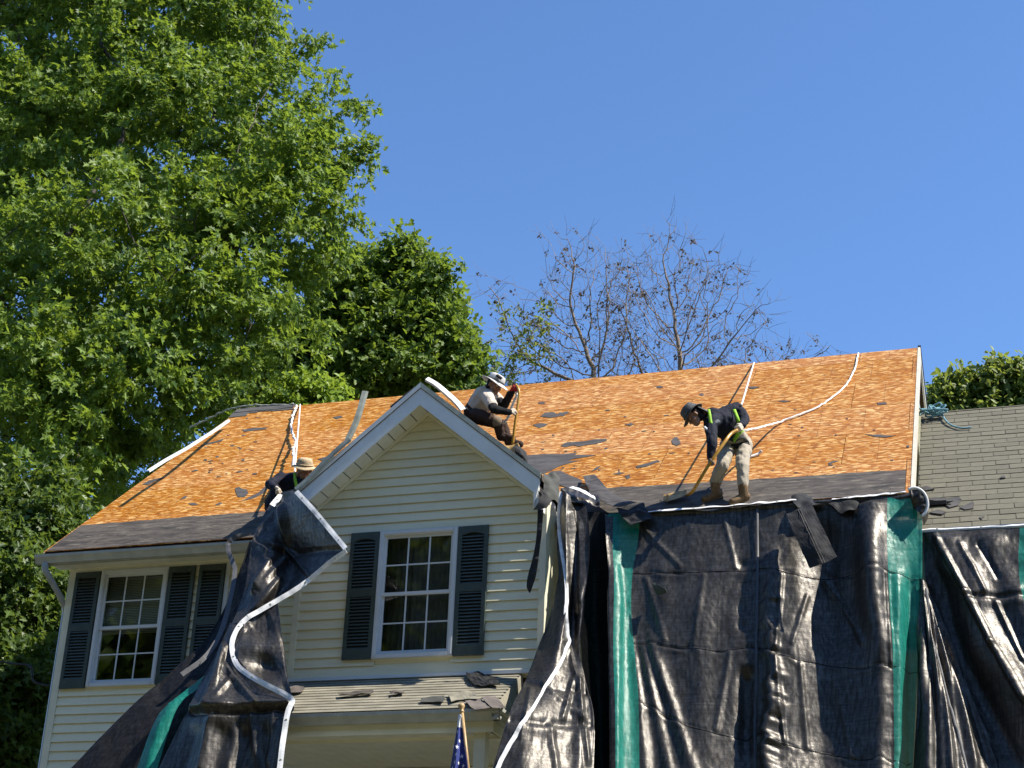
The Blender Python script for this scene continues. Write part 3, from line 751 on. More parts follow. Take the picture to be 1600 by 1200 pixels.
def leafy_tree(name, label, lobes, root, nclump, K, spread, size, shape, lm, seed, natt=500, step=.55, rtip=.012, rmax=.42, group=None, fork=None, keep=None, shell=.45, bark='bark'):
    t = empty(name, root); tag(t, label, 'tree', group)
    cen, dr = lobes_points(lobes, nclump, seed, shell)
    if keep is not None:
        k = np.array([keep(q) for q in cen]); cen, dr = cen[k], dr[k]
    a = cen[np.random.RandomState(seed+1).permutation(len(cen))[:natt]]
    P, par = grow(a, root, step, step*9, step*1.3, 120, seed, fork)
    mb, rad, kids = skeleton_mesh(P, par, rtip, 2.2, rmax)
    mb.build('trunk', MT[bark], t, True)
    leaves('crown', cen, dr, K, spread, size, shape, MT[lm], t, seed+2)
    return t
def clear(q): # keep leaves off the house
    x, y, z_ = q
    if -8.6 < x < 4.5 and -3 < y < 9.9 and z_ < 13.2: return False
    return not (3.5 < x < 13 and -2 < y < 7.5 and z_ < 11.5)
BIG = [lobe(*a) for a in ((40,60,190,13),(220,60,170,12.5),(330,70,105,12),(388,60,58,12),(455,110,34,11.5),(130,250,200,12),(300,220,165,11.5),(415,190,100,11),(492,172,42,11),(505,255,58,10.5),(566,243,26,10.5),(480,330,80,10),
      (215,420,180,9),(390,400,120,9.5),(505,400,42,10),(60,470,180,9),(330,530,110,8.5),(440,510,75,10),(150,590,150,7.5),(40,680,140,7),(250,640,85,8),(150,725,75,7.5),(-110,250,240,13),(-110,600,230,10),(300,-70,170,13),(60,-130,220,13),(395,-40,60,12),(527,112,18,11),(546,158,20,11),(473,58,22,11.5),(594,236,18,10.5),
      (110,800,80,10.5),(190,735,70,11),(60,880,70,9),(250,690,60,11),(20,330,110,10.5),(440,250,70,9.5),(360,320,80,9.2),(260,330,85,8.8),(160,470,90,6.8),(300,430,70,7.2),(90,180,90,11),(250,160,70,10.2),(90,600,80,5.8),(220,560,70,6.2),(60,740,70,5.6),(340,610,60,8.5),(120,690,50,5.8),(410,450,60,8.4),(520,330,40,9.6),(30,560,70,5.8))]
leafy_tree('oak_tree', 'tall bright green leafy tree towering beside the left end of the house', BIG, (-17.2, 9.5, GH-.2), 5600, 31, .31, .195, LEAF_OAK, 'leaf_big', 4, 900, .5, .014, .45, fork=(-16.4, 9.3, 9.), keep=clear, shell=.62)
LOW = [lobe(*a) for a in ((30,830,95,5),(-30,960,120,4),(45,960,60,4.5),(25,1080,80,3.5),(-40,1180,120,3.5),(70,900,40,6),(60,1150,45,4.5))]
def keep_low(q): return clear(q) and q[0] < -8.4
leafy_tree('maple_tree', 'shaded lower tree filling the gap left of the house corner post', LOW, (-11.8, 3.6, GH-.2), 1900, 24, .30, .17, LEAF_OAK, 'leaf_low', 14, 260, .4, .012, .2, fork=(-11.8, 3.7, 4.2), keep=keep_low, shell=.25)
MID = [lobe(a[0]-16, a[1]+22, a[2]*.90, a[3]) for a in ((640,378,24,17.5),(672,386,20,17.5),(704,412,20,17),(716,446,20,17),(738,502,20,16.5),(752,545,20,16.5),(764,592,18,16.5),(572,390,22,18),(540,400,22,18),(600,400,26,17.5),(665,400,22,17.5),(540,440,30,17.5),(720,500,26,16.5),(745,560,22,16.5),(600,500,40,16.5),(670,540,36,16.2),(580,570,40,16.5),(655,460,30,16.6),(740,610,30,17),(450,520,50,18),(500,600,50,17.5),(400,560,50,19),(560,430,60,20),(640,410,45,19),(690,440,34,19),(625,470,80,18),(700,520,62,18),(560,520,90,19),(480,560,80,20),(640,580,95,18),(730,580,40,18),(715,470,20,18),(648,378,18,19),(420,600,70,21),(560,630,90,20),(690,640,80,19),(520,400,32,20))]
leafy_tree('maple_tree', 'rounder mid green tree behind the roof, right of the tall one', MID, (-13.5, 19, GH), 3400, 26, .42, .19, LEAF_CLUMP, 'leaf_mid', 24, 420, .6, .016, .35, fork=(-13.3, 19, 9.5), keep=clear, shell=.5)
BUSH = [lobe(*a) for a in ((470,618,26,12.5),(510,622,24,12.5),(440,626,20,12.5),(480,650,60,12.5))]
leafy_tree('young_tree', 'light green young treetop peeking over the ridge beside the left rope', BUSH, (-9.7, 12.4, GH), 420, 26, .28, .16, LEAF_OVAL, 'leaf_bush', 34, 60, .4, .012, .14, fork=(-9.8, 12.4, 11.), keep=clear, shell=.3)
RGT = [lobe(a[0], a[1]+20, a[2]*.9, a[3]) for a in ((1500,600,34,26),(1540,590,34,26),(1565,575,28,26),(1600,580,34,26),(1480,630,40,26),(1540,640,50,26),(1620,640,60,26),(1660,600,60,27),(1556,556,9,26),(1590,560,12,26),(1470,590,10,26))]
leafy_tree('far_tree', 'rounded tree showing above the shingled wing at the right edge', RGT, (10.5, 26, GH), 1500, 24, .34, .20, LEAF_OVAL, 'leaf_right', 44, 200, .6, .014, .3, fork=(10.5, 26, 10), keep=clear, shell=.35)

# bare, dying trees behind the ridge
def bare_tree(name, label, blobs, root, fork, n, seed, step=.20, rtip=.0070, dead=150, green=0, gsel=None, rmax=.2):
    t = empty(name, root); tag(t, label, 'tree', 'bare trees behind the ridge')
    cen, dr = lobes_points([lobe(*a) for a in blobs], n, seed, .05)
    P, par = grow(cen, root, step, 2.0, .24, 260, seed, fork, .10)
    mb, rad, kids = skeleton_mesh(P, par, rtip, 2.15, rmax, 6, 3)
    # fine twigs at the ends
    rs = random.Random(seed)
    tips = [i for i in range(len(P)) if not kids[i]]
    for i in tips:
        d0 = Vector(P[i]-P[par[i]]).normalized()
        for k in range(2):
            d = (d0+Vector((rs.gauss(0, .45), rs.gauss(0, .45), rs.gauss(.15, .35)))).normalized(); q = Vector(P[i]); pts = [q]
            for _ in range(3):
                q = q+d*rs.uniform(.12, .26); d = (d+Vector((rs.gauss(0, .25), rs.gauss(0, .25), .08))).normalized(); pts.append(q)
            mb.tube(pts, [rtip*.8, rtip*.7, rtip*.6, rtip*.4], 3, False)
    mb.build('branches', MT['bark_grey'], t, True)
    sel = rs.sample(tips, min(len(tips), dead)); c = np.array([P[i] for i in sel]); d = np.array([(P[i]-P[par[i]])/np.linalg.norm(P[i]-P[par[i]]) for i in sel])
    leaves('dead_leaves', c+d*.15, d, 6, .12, .085, LEAF_CLUMP, MT['leaf_dead'], t, seed+5, droop=.6)
    if green:
        g = np.array([q for q in P if gsel(q)]); rr = np.random.RandomState(seed); g = g[rr.permutation(len(g))[:green]]
        dd = rr.normal(size=g.shape); dd /= np.linalg.norm(dd, axis=1)[:, None]
        leaves('green_leaves', g, dd, 12, .22, .12, LEAF_OVAL, MT['leaf_right'], t, seed+6)
    return t
def pxof(q):
    d = np.array(q)-CAM; w_ = d@_F; return 800+FPX*(d@_R)/w_, 600-FPX*(d@_U)/w_
bare_tree('bare_tree', 'bare tree with sparse brown leaf tufts, tallest above the ridge centre', ((985,470,50,20),(1000,560,70,20),(1100,570,90,20),(1010,420,45,20),(1048,362,30,20),(1050,400,55,20),(1020,470,75,20),(1085,460,70,20),(1130,430,45,20),(1160,500,55,20),(1050,530,90,20),(960,500,40,20.5),(1190,480,26,20)), (2.0, 20, GH), at(1020, 760, 20), 2300, 61, rmax=.16)
bare_tree('bare_tree', 'bare forked tree left of centre with a few green tufts low down', ((960,430,50,19.5),(820,570,70,19),(960,580,70,19.5),(872,372,20,19),(905,400,40,19),(770,450,26,19),(900,440,55,19),(940,470,55,19),(870,480,55,19),(820,500,50,19),(930,540,80,19),(850,560,70,19),(868,400,22,19),(790,490,30,19)), (-1.5, 19, GH), at(915, 760, 19), 2300, 71, rmax=.16, green=70, gsel=lambda q: pxof(q)[0] < 860 and pxof(q)[1] > 470)
bare_tree('bare_tree', 'thin low bare tree right of the tall bare one, almost hidden by the ridge', ((1180,560,40,22),(1240,560,30,22),(1285,550,22,22),(1220,590,60,22),(1150,580,40,22)), (5.4, 22, GH), at(1215, 640, 22), 600, 81, dead=120, rtip=.007)
# woods across the street behind the photographer: seen as the dark reflections in the window glass
def woods():
    rs = np.random.RandomState(9); lb = []
    for k in range(30):
        x = -75+k*5+rs.uniform(-2, 2); hgt = rs.uniform(21, 26)
        for q in range(6): lb.append((np.array([x+rs.uniform(-2, 2), -40+rs.uniform(-3, 3), hgt*(.10+.16*q)]), rs.uniform(4.2, 5.6)))
    cen, dr = lobes_points(lb, 4600, 9, .3)
    o = leaves('far_woods', cen, dr, 9, 1.0, 1.7, LEAF_CLUMP, MT['leaf_mid'], None, 10); tag(o, kind='stuff'); o['label'] = 'green woods across the street, mirrored dimly in the window panes'
woods()
# ------------------------------------------------------------------ tarps
def tarp_mat(name, col, rough, trans=None, spec=.30, coat=.35):
    t = NT(name); co = t.co()
    n1 = t.noise(co, 4, 5, .65); n2 = t.noise(t.map(co, (1.2, 1.2, 3.2)), 22, 5, .65); n3 = t.noise(t.map(co, (9, 9, 48)), 3., 3, .65); n4 = t.noise(t.map(co, (48, 48, 7)), 3., 3, .65)
    h = t.math('ADD', t.math('MULTIPLY', n3, .8), t.math('ADD', t.math('MULTIPLY', n4, .8), t.math('MULTIPLY', n2, .06)))
    c = t.ramp(n4, [(.36, tuple(q*.55 for q in col)), (.66, tuple(q*1.45 for q in col))])
    c = t.mix(t.ramp(n3, [(.4, 0.), (.7, .45)]), c, tuple(q*1.9 for q in col))
    c = t.mix(t.ramp(n1, [(.5, 0.), (.8, .3)]), c, tuple(min(1, q*2.2+.006) for q in col))
    n5 = t.noise(t.map(co, (10, 10, .8)), 3., 4, .6); n6 = t.noise(t.map(co, (1., 1., 15)), 3., 4, .6)
    st = t.math('MULTIPLY', t.ramp(n5, [(.36, 0.), (.66, 1.)]), t.ramp(n6, [(.34, .25), (.64, 1.)]))
    c = t.mix(t.math('MULTIPLY', st, .6), c, tuple(q*2.6 for q in col))
    spec = t.math('MULTIPLY_ADD', st, spec*1.5, spec*.45)
    nb = t.bump(h, .22, .009)
    t.put(nb, t.b.inputs['Coat Normal'])
    t.set(Base_Color=c, Roughness=t.math('MULTIPLY_ADD', n2, .2, rough-.1), Specular_IOR_Level=spec, Coat_Weight=coat, Coat_Roughness=.2, Specular_Tint=(1., .91, .79))
    if trans:
        tp = t.n('ShaderNodeBsdfTransparent', i_Color=(1, 1, 1)); tl = t.n('ShaderNodeBsdfTranslucent', i_Color=trans[1])
        m1 = t.n('ShaderNodeMixShader', i_0=.35); t.put(t.b.outputs[0], m1.inputs[1]); t.put(tl.outputs[0], m1.inputs[2])
        m2 = t.n('ShaderNodeMixShader', i_0=trans[0]); t.put(m1.outputs[0], m2.inputs[1]); t.put(tp.outputs[0], m2.inputs[2])
        t.put(m2.outputs[0], t.out.inputs[0])
    return t.m
MT['tarp'] = tarp_mat('black_mesh_tarp', (.0165, .0152, .0135), .41, None, .55, .08)
MT['tarp_shaded'] = tarp_mat('black_mesh_tarp_shaded', (.009, .009, .010), .6, None, .12, .05)  # darker copy of the tarp, with the shade put into its colour
MT['green'] = tarp_mat('green_mesh_strip', (.012, .21, .165), .45, (.20, (.03, .42, .32)), .35, .3)
MT['strap'] = plain('grey_webbing', (.10, .10, .105), .6, .2, 40)
MT['seam'] = plain('tarp_seam', (.05, .05, .052), .45, .2, 40, .5)
def cr(p0, p1, p2, p3, t):
    return .5*((2*p1)+(-p0+p2)*t+(2*p0-5*p1+4*p2-p3)*t*t+(-p0+3*p1-3*p2+p3)*t**3)
def crline(P, n):
    """Catmull-Rom through the rows of P (k, ...) resampled to n"""
    P = np.asarray(P, float); k = len(P)
    E = np.concatenate([(2*P[:1]-P[1:2]), P, (2*P[-1:]-P[-2:-1])]); out = []
    for i in range(n):
        s = i/(n-1)*(k-1); j = min(int(s), k-2); out.append(cr(E[j], E[j+1], E[j+2], E[j+3], s-j))
    return np.array(out)
def sheet(rows, nu, nv, disp=None, seed=0, amp=.02, fine=.006, vert=1.):
    """rows of (px, py, Y) -> grid of world points with folds; returns (nv, nu, 3) and the picture coords"""
    G = np.array(rows, float)
    G = crline(G, nv); G = crline(G.transpose(1, 0, 2), nu).transpose(1, 0, 2)
    W = np.array([[at(*q) for q in r] for r in G], float)
    du = np.gradient(W, axis=1); dv = np.gradient(W, axis=0); N = np.cross(du, dv); N /= np.linalg.norm(N, axis=2)[:, :, None]+1e-9
    flip = (N*(CAM-W)).sum(2) < 0; N[flip] *= -1
    X, Yp = G[:, :, 0], G[:, :, 1]
    wx = X+5*np.sin(Yp/31.+seed)+3*np.sin(Yp/13.+X/37.); wy = Yp+7*np.sin(X/41.+seed)
    D = amp*1.3*trin(wx/38.+.12*wy/38., wy/(105.*vert), seed)+amp*.28*trin(wx/17.-.2*wy/30., wy/44., seed+3)+amp*.13*trin(wx/7.5+.3*wy/12., wy/15., seed+5)+fine*.8*trin(wx/3.1, wy/4.2, seed+9)
    if disp is not None: D += disp(G[:, :, 0], G[:, :, 1])
    # keep the borders where they were pinned
    ev = np.minimum(1, np.minimum(np.arange(nv), np.arange(nv)[::-1])/6.)[:, None]; eu = np.minimum(1, np.minimum(np.arange(nu), np.arange(nu)[::-1])/3.)[None, :]
    ev = np.maximum(ev, .25); D *= ev*np.maximum(eu, .35)
    return W+N*D[:, :, None], G, N
def grid_obj(name, W, m, parent, thick=0, smooth=True):
    nv, nu = W.shape[:2]
    idx = np.arange(nv*nu).reshape(nv, nu)
    f = np.stack([idx[:-1, :-1], idx[:-1, 1:], idx[1:, 1:], idx[1:, :-1]], -1).reshape(-1, 4)
    me = bpy.data.meshes.new(name); me.from_pydata(W.reshape(-1, 3).tolist(), [], f.tolist()); me.update()
    o = link(name, me, m, parent, smooth)
    if thick:
        sm = o.modifiers.new('thickness', 'SOLIDIFY'); sm.thickness = thick; sm.offset = 0
    return o
def ribbon(name, pts, width, m, parent, n=60, face=None, seed=0, wob=.012, thick=.004):
    """flat webbing along a 3-D line, facing roughly the street"""
    P = crline(np.array([list(at(*p)) for p in pts]), n)
    T = np.gradient(P, axis=0); T /= np.linalg.norm(T, axis=1)[:, None]
    f = np.array(face if face is not None else (.25, -.95, -.1)); S = np.cross(T, f); S /= np.linalg.norm(S, axis=1)[:, None]
    out = np.zeros((n, 3, 3))
    for i in range(n):
        tw = .35*noise.noise(Vector((i*.13, seed, 0))); s = S[i]*math.cos(tw)+f*math.sin(tw); o_ = f*wob*noise.noise(Vector((i*.21, seed+4, 0)))
        for k, w_ in enumerate((-.5, 0, .5)): out[i, k] = P[i]+s*width*w_+o_+f*.002*(1-abs(w_)*2)
    o = grid_obj(name, out, m, parent, thick, False)
    if m is MT['hem']:
        L = np.concatenate([[0], np.cumsum(np.linalg.norm(np.diff(P, axis=0), axis=1))])
        for q in np.arange(.18, L[-1], .5):
            i = int(np.argmin(abs(L-q))); MB().lathe([(.013, 0), (.013, .006), (.006, .007)], out[i, 1], Vector(f), 10).build('grommet', MT['dirty_metal'], parent)
    return o
def trin(x, y, seed):
    """piecewise-linear lattice noise: flat triangular facets meeting in crisp creases, -1..1"""
    i, j = np.floor(x).astype(int), np.floor(y).astype(int); u, v_ = x-i, y-j
    def hsh(a, b):
        h = np.sin(a*127.1+b*311.7+seed*74.7)*43758.5453; return (h-np.floor(h))*2-1
    h00, h10, h01, h11 = hsh(i, j), hsh(i+1, j), hsh(i, j+1), hsh(i+1, j+1)
    par = (hsh(i*1.7+3, j*2.3+1) > 0)
    A = np.where(u > v_, h00+(h10-h00)*u+(h11-h10)*v_, h00+(h11-h01)*u+(h01-h00)*v_)
    B = np.where(u+v_ < 1, h00+(h10-h00)*u+(h01-h00)*v_, h11+(h01-h11)*(1-u)+(h10-h11)*(1-v_))
    return np.where(par, A, B)
def vc(x, y, a, b, amp, w_):
    """straight knife crease from a to b (picture coords)"""
    ax, ay = a; dx, dy = b[0]-ax, b[1]-ay; L2 = dx*dx+dy*dy; s = np.clip(((x-ax)*dx+(y-ay)*dy)/L2, 0, 1)
    return amp*np.maximum(0, 1-np.hypot(x-ax-s*dx, y-ay-s*dy)/w_)
def gs(x, c, w_): return np.exp(-((x-c)/w_)**2)
def sst(x, a, b): t = np.clip((x-a)/(b-a), 0, 1); return t*t*(3-2*t)

# -- large panel over the right half of the front
mainT = empty('tarp', at(1180, 1200, -1.6)); tag(mainT, 'large black mesh tarp panel with two green strips hanging below the standing worker', 'tarp')
rowsM = [
 [(945,803,-.60),(958,806,-.62),(1000,806,-.60),(1060,802,-.60),(1120,797,-.60),(1183,793,-.60),(1240,789,-.60),(1300,785,-.60),(1350,781,-.60),(1387,778,-.62),(1440,771,-.60)],
 [(947,842,-.80),(957,848,-.78),(996,848,-.70),(1060,846,-.73),(1120,843,-.73),(1183,840,-.72),(1240,842,-.72),(1300,840,-.68),(1350,836,-.80),(1386,835,-.80),(1441,838,-.72)],
 [(950,880,-.98),(958,890,-.98),(988,897,-.86),(1060,895,-.88),(1120,892,-.88),(1183,889,-.88),(1240,897,-.90),(1300,898,-.82),(1350,893,-.98),(1387,893,-.96),(1441,905,-.85)],
 [(952,945,-1.18),(956,950,-1.20),(986,952,-1.00),(1060,954,-1.06),(1120,953,-1.06),(1182,950,-1.05),(1236,962,-1.08),(1296,968,-.98),(1348,968,-1.14),(1390,968,-1.12),(1439,978,-.98)],
 [(953,1000,-1.34),(956,1008,-1.40),(990,1008,-1.15),(1060,1012,-1.22),(1120,1016,-1.22),(1181,1011,-1.20),(1230,1028,-1.26),(1290,1038,-1.16),(1345,1042,-1.32),(1393,1045,-1.28),(1434,1050,-1.10)],
 [(955,1055,-1.50),(957,1060,-1.55),(994,1058,-1.32),(1060,1070,-1.36),(1120,1080,-1.36),(1180,1078,-1.33),(1228,1095,-1.42),(1290,1108,-1.30),(1345,1114,-1.44),(1395,1118,-1.42),(1431,1120,-1.25)],
 [(957,1108,-1.66),(959,1112,-1.70),(997,1108,-1.5),(1060,1130,-1.5),(1120,1146,-1.5),(1180,1148,-1.46),(1225,1163,-1.57),(1290,1178,-1.45),(1345,1185,-1.58),(1396,1190,-1.56),(1428,1190,-1.4)],
 [(958,1235,-2.0),(960,1235,-2.02),(999,1235,-1.85),(1060,1235,-1.8),(1120,1235,-1.75),(1180,1235,-1.7),(1225,1235,-1.78),(1290,1235,-1.65),(1345,1240,-1.72),(1397,1240,-1.72),(1427,1240,-1.55)]]
SEAMS = [[(990,897),(1060,895),(1120,893),(1182,889),(1215,893),(1270,900),(1320,896),(1360,893),(1400,896),(1441,906)],
         [(990,1007),(1060,1012),(1120,1016),(1181,1011),(1215,1023),(1276,1037),(1335,1042),(1396,1045),(1436,1050)],
         [(1000,1100),(1024,1112),(1080,1138),(1152,1152),(1180,1147),(1222,1162),(1290,1178),(1397,1192),(1430,1192)]]
def dispM(x, y):
    jx = 5*trin(y/19., y*0+2., 4)+3*trin(y/7.5, y*0+5., 6)
    d = .085*gs(x, 1207+4*np.sin(y/40.)+jx, 12)*sst(y, 830, 930)*(1+.5*sst(y, 1000, 1120))
    d -= .09*gs(x, 1166, 12)*sst(y, 1035, 1060)*(1-.5*sst(y, 1150, 1200)) + .035*gs(x, 1160, 9)*(gs(y, 950, 16)+gs(y, 975, 9)+gs(y, 880, 8)+.6*gs(y, 913, 9))
    r = 1362+14*sst(y, 880, 1030)
    d += .15*gs(x, r+.2*jx, 18)*(.45+.55*sst(y, 790, 860))*(1-.45*sst(y, 1000, 1060))
    d -= .10*gs(x, 1300+.12*(y-900), 40)*sst(y, 800, 860)*(1-.6*sst(y, 980, 1040))
    d += .05*gs(x, 1402, 8)*sst(y, 860, 940)
    d -= .05*gs(x, 1424, 7)*sst(y, 850, 930)
    for k, (x0, w_) in enumerate(((985, 7), (994, 6), (1004, 7))):
        c = x0+(y-960)*(.10+.11*k); d += .045*gs(x, c, w_+(y-960)*.02)*sst(y, 960, 1040)
    d += .03*gs(x, 1035, 16)*sst(y, 840, 900)*(1-sst(y, 1000, 1080)) + .025*gs(x, 1098, 20)*sst(y, 900, 960)
    d += .06*gs(x, 962, 7)*sst(y, 860, 940)
    for sm in SEAMS:
        sx, sy = zip(*sm); yy = np.interp(x, sx, sy)+1.6*np.sin(x/11.)+1.1*np.sin(x/4.7+1); inside = (x > sx[0]-8)
        d += inside*(.6+.4*np.sin(x/23.))*(-.011*gs(y, yy, 1.8)+.008*gs(y, yy+5, 4)+.003*gs(y, yy-6, 5))
    for c in (1032, 1076, 1128, 1246, 1292, 1332): d += (.5+.5*np.sin(y/57.+c))*(-.003*gs(x, c+2.5*np.sin(y/33.), 1.3)+.002*gs(x, c+3, 3))
    for a, b, q, w_ in (((1000,820),(1062,884),.02,7),((1290,905),(1346,1002),.025,7),((1262,930),(1238,1004),.02,6),((1010,905),(1040,1000),.02,7),((1100,900),(1084,1010),.015,7),((1140,1020),(1120,1140),.02,7),((1250,1040),(1262,1170),.022,7),((1300,1045),(1330,1180),.022,8),((1130,805),(1150,885),.016,6),((1222,900),(1214,1015),.03,5),((1214,1030),(1226,1160),.03,5),((1384,900),(1390,1040),.03,5)): d += vc(x, y, a, b, q, w_)
    # pucker below each seam
    d += .006*np.sin(x/7.+y/50)*gs(y, 1030, 22)*sst(x, 1190, 1230)
    return d
Wm, Gm, Nm = sheet(rowsM, 300, 230, dispM, 2, .017, .002, 1.)
px = Gm[115, :, 0]; 
def ucol(vals): return [int(np.argmin(np.abs(np.linspace(0, 10, 300)-v_))) for v_ in vals]
a1, a2, a9 = ucol((1.0, 2.0, 9.0))
grid_obj('panel', Wm[:, a2:a9+1], MT['tarp'], mainT); grid_obj('edge_panel', Wm[:, :a1+1], MT['tarp'], mainT)
grid_obj('green_strip', Wm[:, a1:a2+1], MT['green'], mainT); grid_obj('green_strip', Wm[:, a9:], MT['green'], mainT)
def on_sheet(W, G, N, x, y, off=.008):
    k = np.argmin((G[:, :, 0]-x)**2+(G[:, :, 1]-y)**2); j, i = divmod(k, G.shape[1]); return W[j, i]+N[j, i]*off
def line_on(name, W, G, N, pts, width, m, parent, n=80, off=.007):
    P = crline(np.array(pts, float), n); Q = np.array([on_sheet(W, G, N, x, y, off) for x, y in P])
    Q[1:-1] = (Q[:-2]+Q[1:-1]*2+Q[2:])/4
    T = np.gradient(Q, axis=0); T /= np.linalg.norm(T, axis=1)[:, None]+1e-9; f = np.array((.25, -.95, .0)); S = np.cross(T, f)
    out = np.stack([Q-S*width/2, Q+f*.003, Q+S*width/2], 1); return grid_obj(name, out, m, parent, .003, False)
line_on('seam_tape', Wm, Gm, Nm, [(1184,797),(1184,850),(1183,900),(1182,960),(1181,1011),(1180,1080),(1180,1147),(1181,1225)], .030, MT['seam'], mainT, 80, .022)
for sm in SEAMS: line_on('crease_shade', Wm, Gm, Nm, sm, .006, MT['tarp_shaded'], mainT, 90, .002)  # dark ribbons paint in the shade along the creases
# rolled top with the white hem that lies along the eave
ribbon('white_hem', [(1002,801,-.60),(1040,797,-.64),(1100,793,-.64),(1150,789,-.64),(1182,786,-.64),(1215,784,-.63),(1244,780,-.58)], .055, MT['hem'], mainT, 60, (.1, -.55, .83), 3)
ribbon('white_hem', [(1300,780,-.60),(1330,777,-.62),(1360,774,-.62),(1392,771,-.60),(1415,768,-.58)], .055, MT['hem'], mainT, 40, (.1, -.55, .83), 5)
tops = []
for k, (a, b) in enumerate([((950,806),(1000,800)), ((1000,804),(1183,792)), ((1183,792),(1300,784)), ((1300,784),(1436,772))]):
    n_ = 34; r0 = []
    for i in range(n_):
        s = i/(n_-1); c = at(a[0]+(b[0]-a[0])*s, a[1]+(b[1]-a[1])*s, -.60); row = []
        for q in range(7):
            an = math.radians(-70+q*38); rr = .042*(1+.45*noise.noise(Vector((c.x*3, q*.6, k))))
            row.append(c+Vector((0, .02-rr*math.cos(an), rr*math.sin(an)-.012+.025*noise.noise(Vector((c.x*2.3, k, 2))))))
        r0.append(row)
    grid_obj('rolled_edge', np.array(r0), MT['tarp'] if k else MT['green'], mainT)
# curled corner standing off the end of the gutter
curl = []
for i in range(26):
    an = math.radians(-62+i*7.2); c = at(1434, 793, -.62); r_ = .17
    curl.append([c+Vector((r_*math.cos(an)*.75-.02, yy, r_*math.sin(an)*1.0)) for yy in (-.16, -.08, .02, .12, .2)])
grid_obj('curled_corner', np.array(curl), MT['tarp'], mainT)
rim = [[p[0]+Vector((0, -.003, 0)), p[0]+(Vector(p[0])-at(1434, 793, -.78)).normalized()*.035+Vector((0, -.006, 0))] for p in curl]
grid_obj('white_hem', np.array(rim), MT['hem'], mainT, .004)
cap_ = []
for i in range(26):
    o_ = curl[i][0]; cc_ = at(1428, 796, -.70); cap_.append([Vector(o_).lerp(cc_, q/5.)+Vector((0, -.05*math.sin(q/5.*3.1)+.03*noise.noise(Vector((i*.4, q*.6, 1))), 0)) for q in range(6)])
grid_obj('curled_corner', np.array(cap_), MT['tarp'], mainT)
# -- skirt that fans out from the right corner
sk = empty('tarp', at(1480, 1200, -1.9)); tag(sk, 'shiny pleated black tarp skirt fanning out from under the right green strip', 'tarp')
rowsK = [[(1436,903,-.86),(1441,905,-.89),(1446,909,-.87),(1452,914,-.80)], [(1437,955,-.96),(1445,955,-1.02),(1456,956,-.98),(1466,955,-.88)],
         [(1435,1010,-1.08),(1448,1010,-1.24),(1468,1010,-1.18),(1486,1005,-1.0)], [(1431,1100,-1.28),(1450,1100,-1.50),(1485,1100,-1.46),(1519,1092,-1.25)], [(1427,1225,-1.58),(1455,1225,-1.85),(1512,1225,-1.8),(1570,1215,-1.5)]]
def dispK(x, y):
    s = np.clip((x-1438)/(np.maximum(6, (y-890)*.42)), 0, 1); a = sst(y, 915, 1000)
    return a*.035*np.sin(s*21+.8*np.sin(y/47.))+a*.012*np.sin(s*47+y/30.)
Wk, Gk, Nk = sheet(rowsK, 90, 110, dispK, 12, .012, .004)
grid_obj('panel', Wk, MT['tarp'], sk)
line_on('seam_tape', Wk, Gk, Nk, [(1446,920),(1456,980),(1470,1040),(1486,1100),(1502,1160),(1516,1215)], .026, MT['strap'], sk)
# -- tarp below the shingled wing
rt = empty('tarp', at(1600, 1200, -1.9)); tag(rt, 'black mesh tarp with deep folds hanging from the wing gutter at right', 'tarp')
rowsR = [[(1441,832,-.63),(1456,831,-.66),(1500,829,-.63),(1550,826,-.63),(1594,824,-.63),(1640,820,-.63),(1690,817,-.63)],
         [(1444,880,-.70),(1463,880,-.68),(1484,878,-.86),(1540,880,-.82),(1592,876,-.80),(1640,874,-.8),(1690,872,-.8)],
         [(1449,930,-.85),(1480,930,-.76),(1510,926,-1.02),(1552,932,-1.0),(1598,928,-.98),(1650,925,-.95),(1700,925,-.95)],
         [(1466,1020,-1.0),(1508,1022,-.95),(1549,1004,-1.24),(1582,1010,-1.14),(1622,1010,-1.2),(1670,1005,-1.2),(1720,1005,-1.2)],
         [(1500,1120,-1.25),(1552,1112,-1.15),(1598,1090,-1.50),(1632,1092,-1.4),(1670,1090,-1.5),(1700,1090,-1.5),(1740,1090,-1.5)],
         [(1552,1230,-1.6),(1612,1220,-1.6),(1652,1205,-1.85),(1690,1205,-1.75),(1722,1205,-1.9),(1750,1205,-1.9),(1780,1205,-1.9)]]
def dispR(x, y):
    d = 0*x
    d += .03*np.sin((x-y*.45)/8.)*sst(y, 840, 900)*.4 - .03*gs(y, 930-.02*(x-1500), 4)*(x > 1512)+.015*gs(y, 940-.02*(x-1500), 7)*(x > 1512)
    d += .03*np.sin(x/13.+1)*gs(y, 850, 16)
    for a, b, q, w_ in (((1462,838),(1510,926),.05,7),((1510,926),(1549,1004),.06,8),((1549,1004),(1600,1092),.06,8),((1500,850),(1540,925),.03,6),((1556,940),(1598,1030),.03,7),((1530,850),(1560,900),-.03,6)): d += vc(x, y, a, b, q, w_)
    return d
Wr, Gr, Nr = sheet(rowsR, 150, 120, dispR, 22, .018, .003)
u4 = int(149*4/6); u5 = int(149*5/6)
grid_obj('panel', Wr[:, :u4+1], MT['tarp'], rt); grid_obj('green_strip', Wr[:, u4:u5+1], MT['green'], rt); grid_obj('panel', Wr[:, u5:], MT['tarp'], rt)
ribbon('white_hem', [(1440,828,-.60),(1500,825,-.62),(1560,822,-.62),(1605,819,-.62),(1690,815,-.62)], .035, MT['hem'], rt, 40, (.1, -.6, .8), 9)

